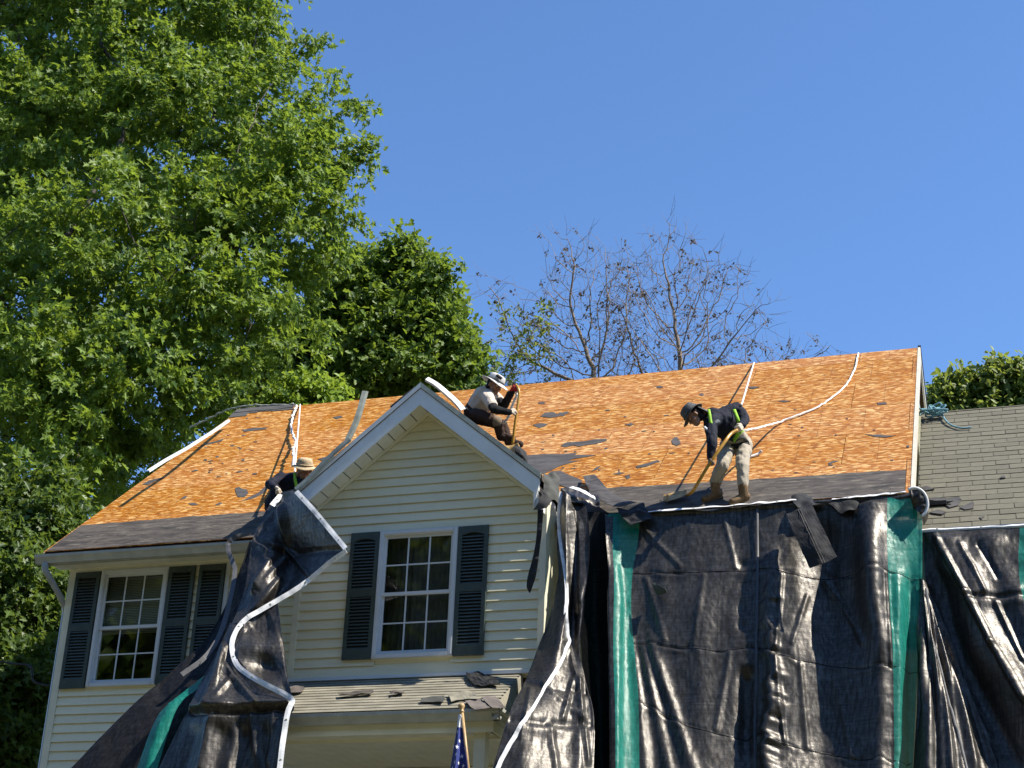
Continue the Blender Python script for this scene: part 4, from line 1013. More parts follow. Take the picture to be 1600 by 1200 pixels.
# -- drape at the right corner of the gabled bay
ct = empty('tarp', at(850, 1200, -2.6)); tag(ct, 'black mesh tarp with curving white hem draped beside the gabled bay', 'tarp')
rowsC = [[(876,763,-.62),(885,770,-.72),(900,779,-.62),(915,788,-.66)], [(873,800,-.72),(884,802,-.92),(900,805,-.72),(919,810,-.78)],
         [(870,850,-.85),(884,850,-1.02),(899,850,-.82),(921,852,-.98)], [(872,900,-1.0),(886,900,-1.18),(899,900,-.98),(918,900,-1.14)],
         [(862,950,-1.1),(884,950,-1.42),(897,955,-1.15),(912,960,-1.3)], [(847,995,-1.28),(875,1000,-1.65),(893,1005,-1.42),(906,1012,-1.5)],
         [(822,1062,-1.85),(855,1065,-2.0),(888,1062,-1.85),(914,1060,-1.75)], [(797,1112,-2.6),(840,1118,-2.55),(885,1118,-2.25),(928,1118,-2.05)], [(762,1225,-3.0),(820,1225,-3.0),(880,1225,-2.75),(927,1225,-2.45)]]
def dispC(x, y):
    d = .03*np.sin(x/6.5+np.sin(y/60.))*sst(y, 790, 830)*(1-sst(y, 960, 1040))
    d -= .03*gs(y, 1072+.12*(x-850), 5)*(x > 820)+.03*gs(y, 1128+.05*(x-850), 5)-.018*gs(y, 1140+.05*(x-850), 8)
    d += .03*gs(x-.0*y, 905, 7)*sst(y, 1030, 1060)
    for a, b, q, w_ in (((893,800),(902,960),.035,6),((908,820),(914,940),.03,5),((886,1000),(900,1060),.03,6),((895,1065),(880,1120),.035,7),((850,1070),(918,1128),.03,6),((905,1065),(918,1190),.04,7),((860,1130),(872,1210),.035,8),((830,1080),(815,1150),.03,7)): d += vc(x, y, a, b, q, w_)
    return d
Wc, Gc, Nc = sheet(rowsC, 110, 190, dispC, 32, .022, .003)
grid_obj('panel', Wc, MT['tarp'], ct)
line_on('white_hem', Wc, Gc, Nc, [(877,768),(874,800),(874,830),(877,862),(881,900),(885,940),(888,980),(885,1010),(872,1042),(851,1078),(828,1116),(800,1160),(772,1215)], .05, MT['hem'], ct, 120, .014)
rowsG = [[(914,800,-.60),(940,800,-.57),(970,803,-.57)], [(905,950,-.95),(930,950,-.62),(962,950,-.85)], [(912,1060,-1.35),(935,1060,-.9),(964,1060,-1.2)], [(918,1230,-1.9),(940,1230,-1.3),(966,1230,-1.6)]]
Wg, Gg, Ng = sheet(rowsG, 50, 90, None, 42, .02, .004); grid_obj('inner_fold', Wg, MT['tarp_shaded'], ct)
# bunched black cloth and its highlight, laid on as a white ribbon, on the eave beside the bay
rowsB = [[(876,762,-.55),(890,760,-.45),(906,764,-.40),(922,768,-.40),(936,774,-.42)], [(880,770,-.70),(894,770,-.68),(908,772,-.62),(922,776,-.60),(938,782,-.58)], [(882,782,-.72),(896,784,-.72),(910,786,-.68),(924,788,-.66),(938,792,-.62)]]
Wb, Gb, Nb = sheet(rowsB, 40, 30, None, 52, .06, .008); grid_obj('bunched_edge', Wb, MT['tarp'], ct)
ribbon('white_hem', [(892,761,-.62),(902,764,-.66),(912,768,-.68),(922,774,-.66),(930,779,-.62)], .075, MT['hem'], ct, 30, (.1, -.6, .8), 15)

# -- tarp being lifted by the crouching worker at the left
lt = empty('tarp', at(350, 1200, -2.6)); tag(lt, 'black mesh tarp with white hem held up by worker left of the gabled bay', 'tarp')
rowsA = [[(428,778,-.75),(440,772,-.86),(450,768,-1.05),(457,767,-1.22),(463,768,-1.32)], [(414,800,-.95),(431,797,-.97),(447,798,-1.14),(470,796,-1.34),(489,796,-1.46)],
         [(400,828,-1.15),(425,829,-1.15),(447,831,-1.10),(484,827,-1.40),(515,827,-1.58)], [(393,850,-1.3),(422,857,-1.32),(452,864,-1.08),(500,859,-1.45),(541,858,-1.72)],
         [(388,882,-1.42),(420,886,-1.48),(455,886,-1.22),(486,883,-1.48),(515,879,-1.65)], [(383,915,-1.55),(415,922,-1.70),(450,912,-1.42),(470,906,-1.52),(488,902,-1.6)],
         [(373,948,-1.65),(392,953,-1.78),(425,940,-1.6),(448,930,-1.62),(462,921,-1.65)], [(362,975,-1.85),(368,974,-1.87),(376,971,-1.88),(380,969,-1.88),(384,966,-1.88)]]
def dispA(x, y):
    d = -.05*gs(y, 838+.55*(x-393), 4)*(x < 452) + .03*gs(y, 846+.55*(x-393), 6)*(x < 450)
    d += .05*gs(x, 441, 7)*gs(y, 820, 35)+.045*gs(x-(y-900)*-.5, 408, 6)*gs(y, 905, 25)
    d -= .04*gs((x-452)+(y-868)*.2, 0, 5)*gs(y, 868, 18)
    for a, b, q, w_ in (((455,866),(393,838),.035,7),((455,866),(441,795),.05,9),((455,866),(488,905),.03,6),((455,866),(404,916),.04,8),((455,866),(540,858),-.03,8),((420,880),(396,925),.03,6),((436,905),(400,950),.035,7),((430,800),(404,830),.03,7)): d += vc(x, y, a, b, q, w_)
    return d
Wa, Ga, Na = sheet(rowsA, 110, 150, dispA, 62, .020, .003)
grid_obj('panel', Wa, MT['tarp'], lt)
rowsQ = [[(386,964,-1.90),(410,950,-1.82),(434,940,-1.75)], [(364,995,-2.04),(400,985,-1.88),(438,975,-1.9)], [(364,1025,-2.18),(405,1010,-2.15),(443,1010,-2.0)],
         [(385,1052,-2.32),(420,1042,-2.12),(448,1045,-2.2)], [(415,1070,-2.44),(436,1066,-2.32),(452,1070,-2.4)], [(452,1093,-2.54),(455,1093,-2.54),(457,1092,-2.54)]]
Wq, Gq, Nq = sheet(rowsQ, 60, 70, None, 72, .04, .005); grid_obj('turned_flap', Wq, MT['tarp'], lt)
rowsD = [[(360,972,-1.9),(363,974,-1.92),(366,975,-1.93),(370,976,-1.94)], [(345,1005,-2.02),(350,1006,-2.1),(356,1004,-2.12),(364,1000,-2.08)], [(332,1030,-2.14),(342,1034,-2.32),(354,1032,-2.24),(366,1028,-2.22)],
         [(312,1068,-2.3),(335,1072,-2.5),(360,1066,-2.4),(388,1055,-2.38)], [(295,1105,-2.42),(335,1108,-2.68),(385,1105,-2.56),(456,1096,-2.58)], [(275,1145,-2.5),(325,1148,-2.7),(385,1148,-2.6),(447,1135,-2.66)], [(236,1225,-2.7),(308,1225,-2.85),(380,1225,-2.72),(436,1225,-2.85)]]
def dispD(x, y):
    d = -.045*gs(y, 1112-.03*(x-300), 5)+.03*gs(y, 1100-.03*(x-300), 9)
    for c, w_ in ((300, 12), (345, 14), (378, 10), (415, 12)): d -= .045*gs(x+4*np.sin(y/17.), c+(y-1130)*-.1, w_)*sst(y, 1125, 1150)
    for c in (325, 362, 398, 430): d += .022*gs(x+5*np.sin(y/21.), c, 8)*sst(y, 1125, 1150)
    for a, b, q, w_ in (((350,1010),(322,1095),.04,8),((360,1060),(318,1108),.035,7),((352,1040),(400,1098),.035,8),((300,1104),(452,1098),.03,5),((300,1116),(445,1108),-.03,5),((330,1120),(312,1200),.04,9),((392,1112),(402,1200),.035,8),((430,1105),(418,1190),.035,8)): d += vc(x, y, a, b, q, w_)
    return d
Wd, Gd, Nd = sheet(rowsD, 120, 140, dispD, 82, .020, .003); grid_obj('panel', Wd, MT['tarp'], lt)
HL = [(463,768,-1.35),(489,796,-1.50),(515,827,-1.59),(540,857,-1.76),(541,861,-1.77),(515,879,-1.69),(488,902,-1.64),(462,921,-1.70),(425,943,-1.80),(388,964,-1.94)]
HL2 = [(388,964,-1.94),(374,978,-2.0),(364,998,-2.10),(363,1016,-2.18),(370,1038,-2.30),(388,1054,-2.40),(414,1069,-2.50),(440,1082,-2.57),(455,1092,-2.61),(456,1098,-2.63),(450,1112,-2.66),(445,1140,-2.70),(440,1175,-2.78),(435,1222,-2.90)]
ribbon('white_hem', HL[:4], .062, MT['hem'], lt, 50, None, 21); ribbon('white_hem', HL[4:], .062, MT['hem'], lt, 60, None, 23); ribbon('white_hem', HL2, .062, MT['hem'], lt, 110, None, 25)
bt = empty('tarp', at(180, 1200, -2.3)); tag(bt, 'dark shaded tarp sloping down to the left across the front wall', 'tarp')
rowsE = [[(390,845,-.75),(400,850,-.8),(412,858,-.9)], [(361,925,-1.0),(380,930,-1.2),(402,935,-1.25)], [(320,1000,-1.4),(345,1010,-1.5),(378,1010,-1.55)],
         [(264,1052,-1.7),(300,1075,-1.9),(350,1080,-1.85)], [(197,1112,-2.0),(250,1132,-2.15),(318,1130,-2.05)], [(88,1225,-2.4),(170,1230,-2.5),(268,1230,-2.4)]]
We, Ge, Ne = sheet(rowsE, 80, 120, None, 92, .03, .005); grid_obj('panel', We, MT['tarp_shaded'], bt)
rowsF = [[(318,1056,-2.0),(326,1050,-2.0),(336,1046,-2.0)], [(278,1088,-2.2),(292,1084,-2.22),(306,1078,-2.2)], [(257,1106,-2.3),(268,1100,-2.36),(286,1094,-2.32)], [(240,1132,-2.4),(252,1130,-2.46),(268,1128,-2.42)], [(206,1222,-2.6),(222,1222,-2.66),(240,1222,-2.6)]]
Wf, Gf, Nf = sheet(rowsF, 30, 70, None, 95, .02, .004); grid_obj('green_strip', Wf, MT['green'], bt)
ribbon('edge_webbing', [(392,833,-.66),(372,838,-.68),(358,847,-.70),(357,860,-.74),(364,880,-.84),(367,892,-.92),(361,930,-1.25),(346,985,-1.58),(322,1025,-1.84),(284,1054,-2.02)], .062, MT['strap'], bt, 90, None, 31)
# ------------------------------------------------------------------ people
def cloth_mat(name, col, rough=.85, var=.18):
    t = NT(name); n1 = t.noise(t.co(), 14, 5, .65); n2 = t.noise(t.co(), 220, 2)
    t.bump(t.math('ADD', n1, t.math('MULTIPLY', n2, .3)), .45, .02)
    c = t.ramp(n1, [(.3, tuple(q*(1-var*1.5) for q in col)), (.72, tuple(q*(1+var) for q in col))])
    return t.set(Base_Color=c, Roughness=rough, Specular_IOR_Level=.25)
def skin_mat():
    t = NT('skin'); n1 = t.noise(t.co(), 20, 4)
    return t.set(Base_Color=t.ramp(n1, [(.3, (.26, .125, .075)), (.7, (.36, .185, .115))]), Roughness=.5, Subsurface_Weight=.08)
PM = dict(skin=skin_mat(), navy=cloth_mat('navy_jacket', (.012, .014, .026)), khaki=cloth_mat('khaki_trousers', (.40, .35, .27), .9, .14), boot=cloth_mat('tan_work_boot', (.20, .125, .06), .7, .35),
          tee=cloth_mat('pale_tee_shirt', (.62, .53, .43), .85, .07), sleeve=cloth_mat('black_sleeve', (.012, .012, .014)), brown=cloth_mat('brown_trousers', (.055, .032, .022)), knee=cloth_mat('dusty_knee_pad', (.22, .17, .12)),
          glove=cloth_mat('pale_glove', (.62, .52, .40)), greyglove=cloth_mat('grey_glove', (.20, .16, .14)), redglove=cloth_mat('red_glove', (.38, .03, .035)), hair=cloth_mat('dark_hair', (.012, .009, .008)),
          lime=cloth_mat('lime_webbing', (.28, .55, .03), .6), belt=cloth_mat('black_belt', (.015, .013, .012), .6), sole=cloth_mat('boot_sole', (.33, .24, .14)),
          greyhat=cloth_mat('grey_sun_hat', (.095, .10, .10)), whitehat=cloth_mat('pale_sun_hat', (.62, .60, .57), .85, .06), tanhat=cloth_mat('tan_bucket_hat', (.50, .38, .23), .9, .1), patch=cloth_mat('grey_print', (.13, .14, .15)), whiteprint=cloth_mat('white_print', (.55, .57, .57)),
          eye=plain('eye', (.02, .015, .012), .2, .05), white_eye=plain('eye_white', (.6, .57, .53), .4, .05))
def capsule(mb, p0, r0, p1, r1, n=12):
    p0, p1 = Vector(p0), Vector(p1); ax = p1-p0; L = max(ax.length, 1e-4)
    prof = [(max(1e-4, r0*math.cos(a)), r0*math.sin(a)) for a in [math.radians(q) for q in (-88, -60, -35, -12)]]
    prof += [(r0+(r1-r0)*t, L*t) for t in (.05, .35, .65, .95)]
    prof += [(max(1e-4, r1*math.cos(a)), L+r1*math.sin(a)) for a in [math.radians(q) for q in (12, 35, 60, 88)]]
    mb.lathe(prof, p0, ax.normalized(), n)
def person(label, caps, headc, face, up, voxel=.009, foldamp=.010, group=None):
    """caps: (p0, r0, p1, r1, material key). One continuous body grown by voxel remeshing; head sculpted at headc looking along face."""
    root = empty('person', caps[0][0]); tag(root, label, 'person', group)
    mb = MB(); prims = []
    for p0, r0, p1, r1, mk in caps:
        capsule(mb, p0, r0, p1, r1); prims.append((np.array(p0), r0, np.array(p1), r1, mk))
    f = Vector(face).normalized(); u = Vector(up); u = (u-f*u.dot(f)).normalized(); s = f.cross(u); h = Vector(headc)
    H = lambda a, b, c: h+f*a+s*b+u*c
    # skull, jaw, nose, ears, lips, brow
    for p0, r0, p1, r1 in ((H(-.025, 0, .03), .088, H(.01, 0, .035), .082), (H(.0, 0, -.02), .075, H(.045, 0, -.075), .047), (H(.088, 0, .005), .010, H(.104, 0, -.03), .017),
                           (H(-.005, .083, .01), .016, H(-.012, .088, -.025), .012), (H(-.005, -.083, .01), .016, H(-.012, -.088, -.025), .012), (H(.079, -.022, -.062), .010, H(.079, .022, -.062), .010),
                           (H(.078, -.045, .022), .012, H(.078, .045, .022), .012), (H(.05, -.045, -.025), .03, H(.05, .045, -.025), .03)):
        capsule(mb, p0, r0, p1, r1); prims.append((np.array(p0), r0, np.array(p1), r1, 'skin'))
    hr = (H(-.04, 0, .035), .092, H(-.05, 0, -.03), .075); capsule(mb, *hr); prims.append((np.array(hr[0]), hr[1]+.004, np.array(hr[2]), hr[3]+.004, 'hair'))
    tmp = bpy.data.objects.new('tmp', mb.mesh('tmp')); COL.objects.link(tmp)
    rm = tmp.modifiers.new('r', 'REMESH'); rm.mode = 'VOXEL'; rm.voxel_size = voxel; rm.use_smooth_shade = True
    smo = tmp.modifiers.new('s', 'SMOOTH'); smo.iterations = 3; smo.factor = .5
    me = bpy.data.meshes.new_from_object(tmp.evaluated_get(bpy.context.evaluated_depsgraph_get()))
    bpy.data.objects.remove(tmp); me.name = 'body'
    n = len(me.vertices); V = np.empty(n*3, np.float32); me.vertices.foreach_get('co', V); V = V.reshape(-1, 3).astype(float)
    Nn = np.empty(n*3, np.float32); me.vertices.foreach_get('normal', Nn); Nn = Nn.reshape(-1, 3)
    best = np.full(n, 1e9); bi = np.zeros(n, int); keys = []
    for k, (a, ra, b, rb, mk) in enumerate(prims):
        if mk not in keys: keys.append(mk)
        ab = b-a; t = np.clip(((V-a)@ab)/(ab@ab+1e-9), 0, 1); d = np.linalg.norm(V-(a+t[:, None]*ab), axis=1)-(ra+(rb-ra)*t)
        mm = d < best; best[mm] = d[mm]; bi[mm] = keys.index(mk)
    cl = np.array([k in ('navy', 'khaki', 'tee', 'brown', 'sleeve') for k in keys])[bi]
    D = np.array([noise.noise(Vector(q*11))+.6*noise.noise(Vector((q[0]*26, q[1]*26, q[2]*13))) for q in V])*foldamp*cl
    V = V+Nn*D[:, None]; me.vertices.foreach_set('co', V.astype(np.float32).ravel())
    me.materials.clear()
    for k in keys: me.materials.append(PM[k])
    pv = np.array([p.vertices[0] for p in me.polygons]); me.polygons.foreach_set('material_index', bi[pv].astype(np.int32)); me.update()
    body = link('body', me, None, root, True)
    for sg in (-1, 1):
        eb = MB(); capsule(eb, H(.074, sg*.031, .003), .012, H(.078, sg*.031, .003), .010, 10); eb.build('eye', PM['white_eye'], root, True)
        eb = MB(); capsule(eb, H(.0835, sg*.031, .003), .006, H(.086, sg*.031, .003), .005, 8); eb.build('iris', PM['eye'], root, True)
    return root, H
def hat(root, H, mk, brim, crown=.115, ch=.10, tilt=0, flap=None, seed=0, fb=1.):
    """cloth hat: crown with soft top, wavy stitched brim; tilt pitches the brim down at the front"""
    cen = H(-.012, 0, .065); f = (H(1, 0, 0)-H(0, 0, 0)).normalized(); u = (H(0, 0, 1)-H(0, 0, 0)).normalized(); s = (H(0, 1, 0)-H(0, 0, 0)).normalized()
    f2 = f*math.cos(tilt)-u*math.sin(tilt); u2 = u*math.cos(tilt)+f*math.sin(tilt)
    rows = []; n = 28
    for r_, z_ in ((.02, ch), (crown*.55, ch*.98), (crown*.82, ch*.86), (crown*.93, ch*.55), (crown*.97, ch*.2), (crown, 0)):
        rows.append([(r_, z_)]*n)
    for k in (1, 2, 3, 4):
        rr = []
        for i in range(n):
            a = 2*math.pi*i/n; b = brim*(1+(fb-1)*max(0, math.cos(a)))
            rr.append((crown+(b-crown)*k/4, -.028*k/4-.016*k/4*math.cos(2*a)+.012*(k/4)*noise.noise(Vector((math.cos(a)*1.6, math.sin(a)*1.6, seed)))))
        rows.append(rr)
    vs = []
    for r in rows:
        for i, (q, z_) in enumerate(r):
            a = 2*math.pi*i/n; d = .006*noise.noise(Vector((math.cos(a)*3, math.sin(a)*3, z_*20+seed)))
            vs.append(cen+f2*((q+d)*math.cos(a)*1.08)+s*((q+d)*math.sin(a))+u2*z_)
    m_ = MB().add(vs, [(j*n+i, j*n+(i+1) % n, (j+1)*n+(i+1) % n, (j+1)*n+i) for j in range(len(rows)-1) for i in range(n)]+[tuple(range(n))])
    o = m_.build('hat', PM[mk], root, True); sm = o.modifiers.new('t', 'SOLIDIFY'); sm.thickness = .005
    band = MB(); ring = [cen+f2*(crown+.002)*1.08*math.cos(a)+s*(crown+.002)*math.sin(a)+u2*.016 for a in [2*math.pi*i/24 for i in range(25)]]
    band.tube(ring, .009, 5, False); band.build('hat_band', PM['patch'] if mk != 'tanhat' else PM['tanhat'], o, True)
    if flap:
        r0 = []
        for j in range(7):
            row = []
            for i in range(9):
                a = math.pi+(-.95+1.9*i/8); q = crown*(1.02+.10*j/6); row.append(cen+f*(q*math.cos(a))*1.05+s*(q*math.sin(a))-u*(.01+flap*j/6)-f*.03*j/6)
            r0.append(row)
        g = grid_obj('neck_flap', np.array(r0), PM[mk], root, .004)
    return o
def hand(caps, wrist, knuckle, curl, side, mk, sc_=1.):
    """palm plus four curled fingers and a thumb, added to the body's capsules; curl = direction the fingers close to"""
    w_, k = Vector(wrist), Vector(knuckle); ax = (k-w_).normalized(); c = Vector(curl).normalized(); c = (c-ax*c.dot(ax)).normalized(); sd = ax.cross(c)*side
    for j in (-1, 0, 1): caps.append((w_+sd*.014*j, .021*sc_, k+sd*.024*j, .017*sc_, mk))
    for j, L in enumerate((.038, .043, .041, .032)):
        b = k+sd*(.032-.0215*j); m1 = b+(ax*.55+c*.85).normalized()*L; m2 = m1+(c*.8-ax*.55).normalized()*L*.8; m3 = m2+(-ax*.9-c*.1).normalized()*L*.55
        caps += [(b, .0115*sc_, m1, .0105*sc_, mk), (m1, .0105*sc_, m2, .010*sc_, mk), (m2, .010*sc_, m3, .009*sc_, mk)]
    t0 = w_+(k-w_)*.35+sd*.030; t1 = t0+(sd*.45+ax*.6+c*.5).normalized()*.042; t2 = t1+(ax*.35+c*.9-sd*.5).normalized()*.036
    caps += [(t0, .015*sc_, t1, .013*sc_, mk), (t1, .013*sc_, t2, .011*sc_, mk)]
def strap(root, pts, w_=.045, m='lime', face=None, name='harness_strap'):
    P = crline(np.array([list(p) for p in pts]), 24); T = np.gradient(P, axis=0); T /= np.linalg.norm(T, axis=1)[:, None]
    f = np.array(face if face is not None else (.1, -.9, .3)); S = np.cross(T, f); S /= np.linalg.norm(S, axis=1)[:, None]
    grid_obj(name, np.stack([P-S*w_/2, P+f*.004, P+S*w_/2], 1), PM[m], root, .006)
def boot(caps, ankle, toe_dir, mk='boot'):
    a = Vector(ankle); d = Vector(toe_dir).normalized(); z_ = Vector((0, 0, 1)); n_ = mt0.to_3x3() @ Vector((0, 0, 1))
    d = (d-n_*d.dot(n_)).normalized(); heel = a-n_*.085-d*.045
    caps += [(a+z_*.07, .062, a-n_*.05, .060, mk), (heel+n_*.012, .046, heel+d*.12+n_*.012, .050, mk), (heel+d*.12+n_*.01, .050, heel+d*.215+n_*.004, .044, mk)]
    caps += [(heel-n_*.022, .030, heel+d*.10-n_*.024, .034, 'sole'), (heel+d*.10-n_*.024, .036, heel+d*.225-n_*.026, .030, 'sole')]
# -- worker standing at the right eave, bent over his shovel
f1, f2 = onroof(1120, 779), onroof(1163, 783); nrm = mt0.to_3x3() @ Vector((0, 0, 1))
A1, A2 = f1+nrm*.125, f2+nrm*.125
caps = []
pel, che, nek = at(1153, 690, -.10), at(1128, 660, -.38), at(1105, 645, -.56)
caps += [(pel, .150, at(1147, 681, -.17), .160, 'khaki'), (at(1143, 676, -.20), .155, che, .178, 'navy'), (che, .178, at(1113, 652, -.50), .125, 'navy'), (at(1112, 651, -.5), .075, at(1098, 645, -.60), .055, 'navy'), (at(1102, 645, -.58), .05, at(1092, 646, -.65), .05, 'skin')]
S1, S2 = at(1110, 662, -.66), at(1151, 639, -.30)
caps += [(at(1120, 652, -.48), .10, S2, .088, 'navy'), (at(1120, 655, -.5), .10, S1, .088, 'navy')]
E1, W1, K1 = at(1113, 693, -.86), at(1110, 714, -.84), at(1108, 723, -.83)
caps += [(S1, .083, E1, .064, 'navy'), (E1, .064, W1, .047, 'navy')]
hand(caps, W1, K1, (.75, .2, -.3), 1, 'greyglove')
E2, W2, K2 = at(1164, 655, -.36), at(1160, 664, -.52), at(1156, 669, -.60)
caps += [(S2, .083, E2, .066, 'navy'), (E2, .064, W2, .046, 'navy')]
hand(caps, W2, K2, (-.8, -.1, -.5), -1, 'glove')
for hip, kn, an in ((at(1139, 694, -.10), at(1128, 728, -.40), A1), (at(1162, 694, -.06), at(1160, 729, -.38), A2)):
    caps += [(hip, .115, kn, .082, 'khaki'), (kn, .082, an+Vector((0, .01, .10)), .072, 'khaki')]
boot(caps, A1, (-.75, -.75, 0)); boot(caps, A2, (-.72, -.8, 0))
wa, HA = person('person in grey sun hat, navy jacket and khaki trousers bent over at the eave', caps, at(1085, 651, -.70), (-.72, -.30, -.80), (-.60, -.1, .75), .0085, .013)
hat(wa, HA, 'greyhat', .155, .112, .115, .10, flap=.15, seed=2, fb=1.22)
strap(wa, [at(1107, 640, -.69), at(1109, 650, -.745), at(1111, 662, -.765), at(1116, 675, -.70)], .04); strap(wa, [at(1147, 640, -.44), at(1151, 650, -.50), at(1154, 660, -.49), at(1153, 672, -.42), at(1151, 681, -.38)], .04)
strap(wa, [at(1113, 667, -.765), at(1118, 676, -.69), at(1121, 683, -.60)], .025); strap(wa, [at(1145, 690, -.33), at(1150, 683, -.36), at(1155, 676, -.36), at(1160, 672, -.33)], .055)
strap(wa, [at(1137, 682, -.37), at(1147, 688, -.33), at(1160, 683, -.29), at(1170, 690, -.16)], .05, 'belt', name='belt'); strap(wa, [at(1141, 696, -.25), at(1155, 694, -.26), at(1168, 692, -.20), at(1174, 698, -.10)], .03, 'belt', name='leg_strap')
strap(wa, [at(1117, 660, -.705), at(1124, 657, -.665)], .055, 'patch', (.05, -.95, .2), 'jacket_print'); strap(wa, [at(1100, 667, -.79), at(1106, 672, -.80)], .035, 'whiteprint', name='jacket_print')
strap(wa, [at(1147, 698, -.26), at(1154, 698, -.26)], .055, 'belt', (.0, -.98, .15), 'pocket_tag')
# shovel of the standing worker
MT['yellow'] = plain('yellow_fibreglass', (.48, .25, .03), .35, .12, 20, .5); MT['blade'] = plain('worn_shovel_blade', (.50, .32, .12), .5, .3, 18, .5, .3)
def shovel(label, pts, blade_c, bdir, nrm_, r_=.019, teeth=True, tap=None):
    t = empty('roofing_shovel', blade_c); tag(t, label, 'shovel')
    P = crline(np.array([list(p) for p in pts]), 40); MB().tube([Vector(q) for q in P], r_, 10).build('handle', MT['yellow'], t, True)
    d = Vector(bdir).normalized(); n_ = Vector(nrm_).normalized(); d = (d-n_*d.dot(n_)).normalized(); s = d.cross(n_); c = Vector(blade_c)
    b = MB(); W_, L = .13, .26
    rows = []
    for j in range(6):
        row = []
        for i in range(9):
            x = -1+i/4; y = j/5; row.append(c+s*x*W_*(.72+.28*min(1, y*2.2))+d*L*y+n_*(.02+.028*x*x*(1-.4*y)+.03*(1-y)))
        rows.append(row)
    g = grid_obj('blade', np.array(rows), MT['blade'], t, .006)
    if teeth:
        for i in range(6):
            x = -.85+.34*i; MB().box(-.010, .010, 0, .035, -.003, .003, mtx=Matrix(((s.x, d.x, n_.x, 0), (s.y, d.y, n_.y, 0), (s.z, d.z, n_.z, 0), (0, 0, 0, 1)))).build('tooth', MT['blade'], t).location = Vector(c+s*x*W_+d*L+n_*.045)-Vector((0, 0, 0))
    return t
nR = mt0.to_3x3() @ Vector((0, 0, 1)); bl = onroof(1074, 780)
shovel('yellow roofing shovel scraping the dark felt under the standing worker', [at(1152, 672, -.64), at(1142, 678, -.70), at(1132, 691, -.80), at(1109, 724, -.86), at(1092, 752, -.74), at(1082, 768, -.55), bl+nR*.05], bl+nR*.012, (-1, -.10, -.1), nR, .021)

# -- worker in the pale shirt sitting on the bay roof
caps = []
hipB, cheB, nekB = at(742, 646, -.55), at(757, 622, -.62), at(766, 609, -.66)
caps += [(hipB, .155, at(744, 640, -.57), .155, 'brown'), (at(743, 641, -.57), .150, cheB, .165, 'tee'), (cheB, .165, at(763, 614, -.65), .11, 'tee'), (at(764, 612, -.65), .06, at(769, 606, -.67), .055, 'skin')]
SB1, SB2 = at(762, 620, -.82), at(770, 617, -.44)
caps += [(at(762, 617, -.65), .09, SB1, .085, 'tee'), (at(762, 617, -.62), .09, SB2, .08, 'tee')]
EB1, WB1, KB1 = at(772, 640, -.98), at(796, 644, -.92), at(804, 641, -.88)
caps += [(SB1, .085, at(768, 632, -.92), .078, 'tee'), (at(768, 632, -.92), .064, EB1, .058, 'sleeve'), (EB1, .058, WB1, .043, 'sleeve')]
hand(caps, WB1, KB1, (.3, .9, .1), -1, 'glove')
EB2, WB2, KB2 = at(787, 635, -.55), at(800, 612, -.72), at(805, 604, -.78)
caps += [(SB2, .08, at(778, 624, -.48), .074, 'tee'), (at(778, 624, -.48), .06, EB2, .056, 'sleeve'), (EB2, .056, WB2, .042, 'sleeve')]
hand(caps, WB2, KB2, (.6, -.5, -.5), 1, 'redglove', 1.25)
for hp, kn, an in ((at(744, 650, -.72), at(777, 660, -.82), at(783, 682, -.72)), (at(748, 648, -.42), at(784, 664, -.50), at(795, 690, -.45))):
    caps += [(hp, .105, kn, .078, 'brown'), (at(771, 657, -.80) if kn == at(777, 660, -.82) else kn, .076, kn, .080, 'knee'), (kn, .074, an, .060, 'brown'), (an, .06, an+Vector((.16, -.02, -.06)), .05, 'brown')]
wb, HB = person('person in pale shirt and white sun hat sitting on the bay roof gripping a shovel', caps, at(773, 603, -.72), (.88, -.38, -.42), (.15, 0, .98), .0085, .012)
hat(wb, HB, 'whitehat', .185, .112, .10, .16, seed=5)
strap(wb, [at(733, 640, -.74), at(742, 644, -.79), at(752, 645, -.78), at(760, 644, -.74)], .06, 'belt', (.1, -.9, .3), 'belt'); strap(wb, [at(731, 636, -.62), at(738, 623, -.68), at(748, 611, -.72)], .04, 'lime', (-.5, -.7, .4))
strap(wb, [at(776, 586, -.83), at(784, 592, -.83)], .045, 'hair', (.3, -.9, .3), 'sunglasses')
shovel('yellow handled shovel held upright by the worker in the pale shirt', [at(806, 601, -.80), at(810, 608, -.82), at(811, 618, -.83), at(808, 640, -.84), at(804, 668, -.82), at(801, 694, -.78)], at(801, 699, -.76), (.15, -.2, -1), (0, -1, .2), .0175, False)
# -- worker crouching left of the bay, lifting the tarp
caps = []
caps += [(at(432, 790, .10), .17, at(440, 775, .02), .175, 'navy'), (at(440, 775, .02), .175, at(454, 756, -.08), .165, 'navy'), (at(456, 752, -.1), .10, at(466, 744, -.14), .06, 'navy'), (at(466, 744, -.14), .055, at(471, 738, -.18), .05, 'skin')]
SC1, SC2 = at(439, 748, -.20), at(473, 756, -.20)
caps += [(at(455, 752, -.08), .10, SC1, .085, 'navy'), (at(457, 754, -.08), .10, SC2, .085, 'navy')]
EC1, WC1, KC1 = at(421, 757, -.42), at(431, 762, -.60), at(438, 767, -.68)
caps += [(SC1, .082, EC1, .066, 'navy'), (EC1, .066, WC1, .047, 'navy')]
hand(caps, WC1, KC1, (.1, -.6, -.8), 1, 'glove')
EC2, WC2, KC2 = at(478, 776, -.42), at(466, 780, -.60), at(459, 778, -.70)
caps += [(SC2, .08, EC2, .064, 'navy'), (EC2, .064, WC2, .046, 'navy')]
hand(caps, WC2, KC2, (.1, -.4, -.8), -1, 'glove')
fc1, fc2 = onroof(425, 806)+nR*.12, onroof(452, 806)+nR*.12
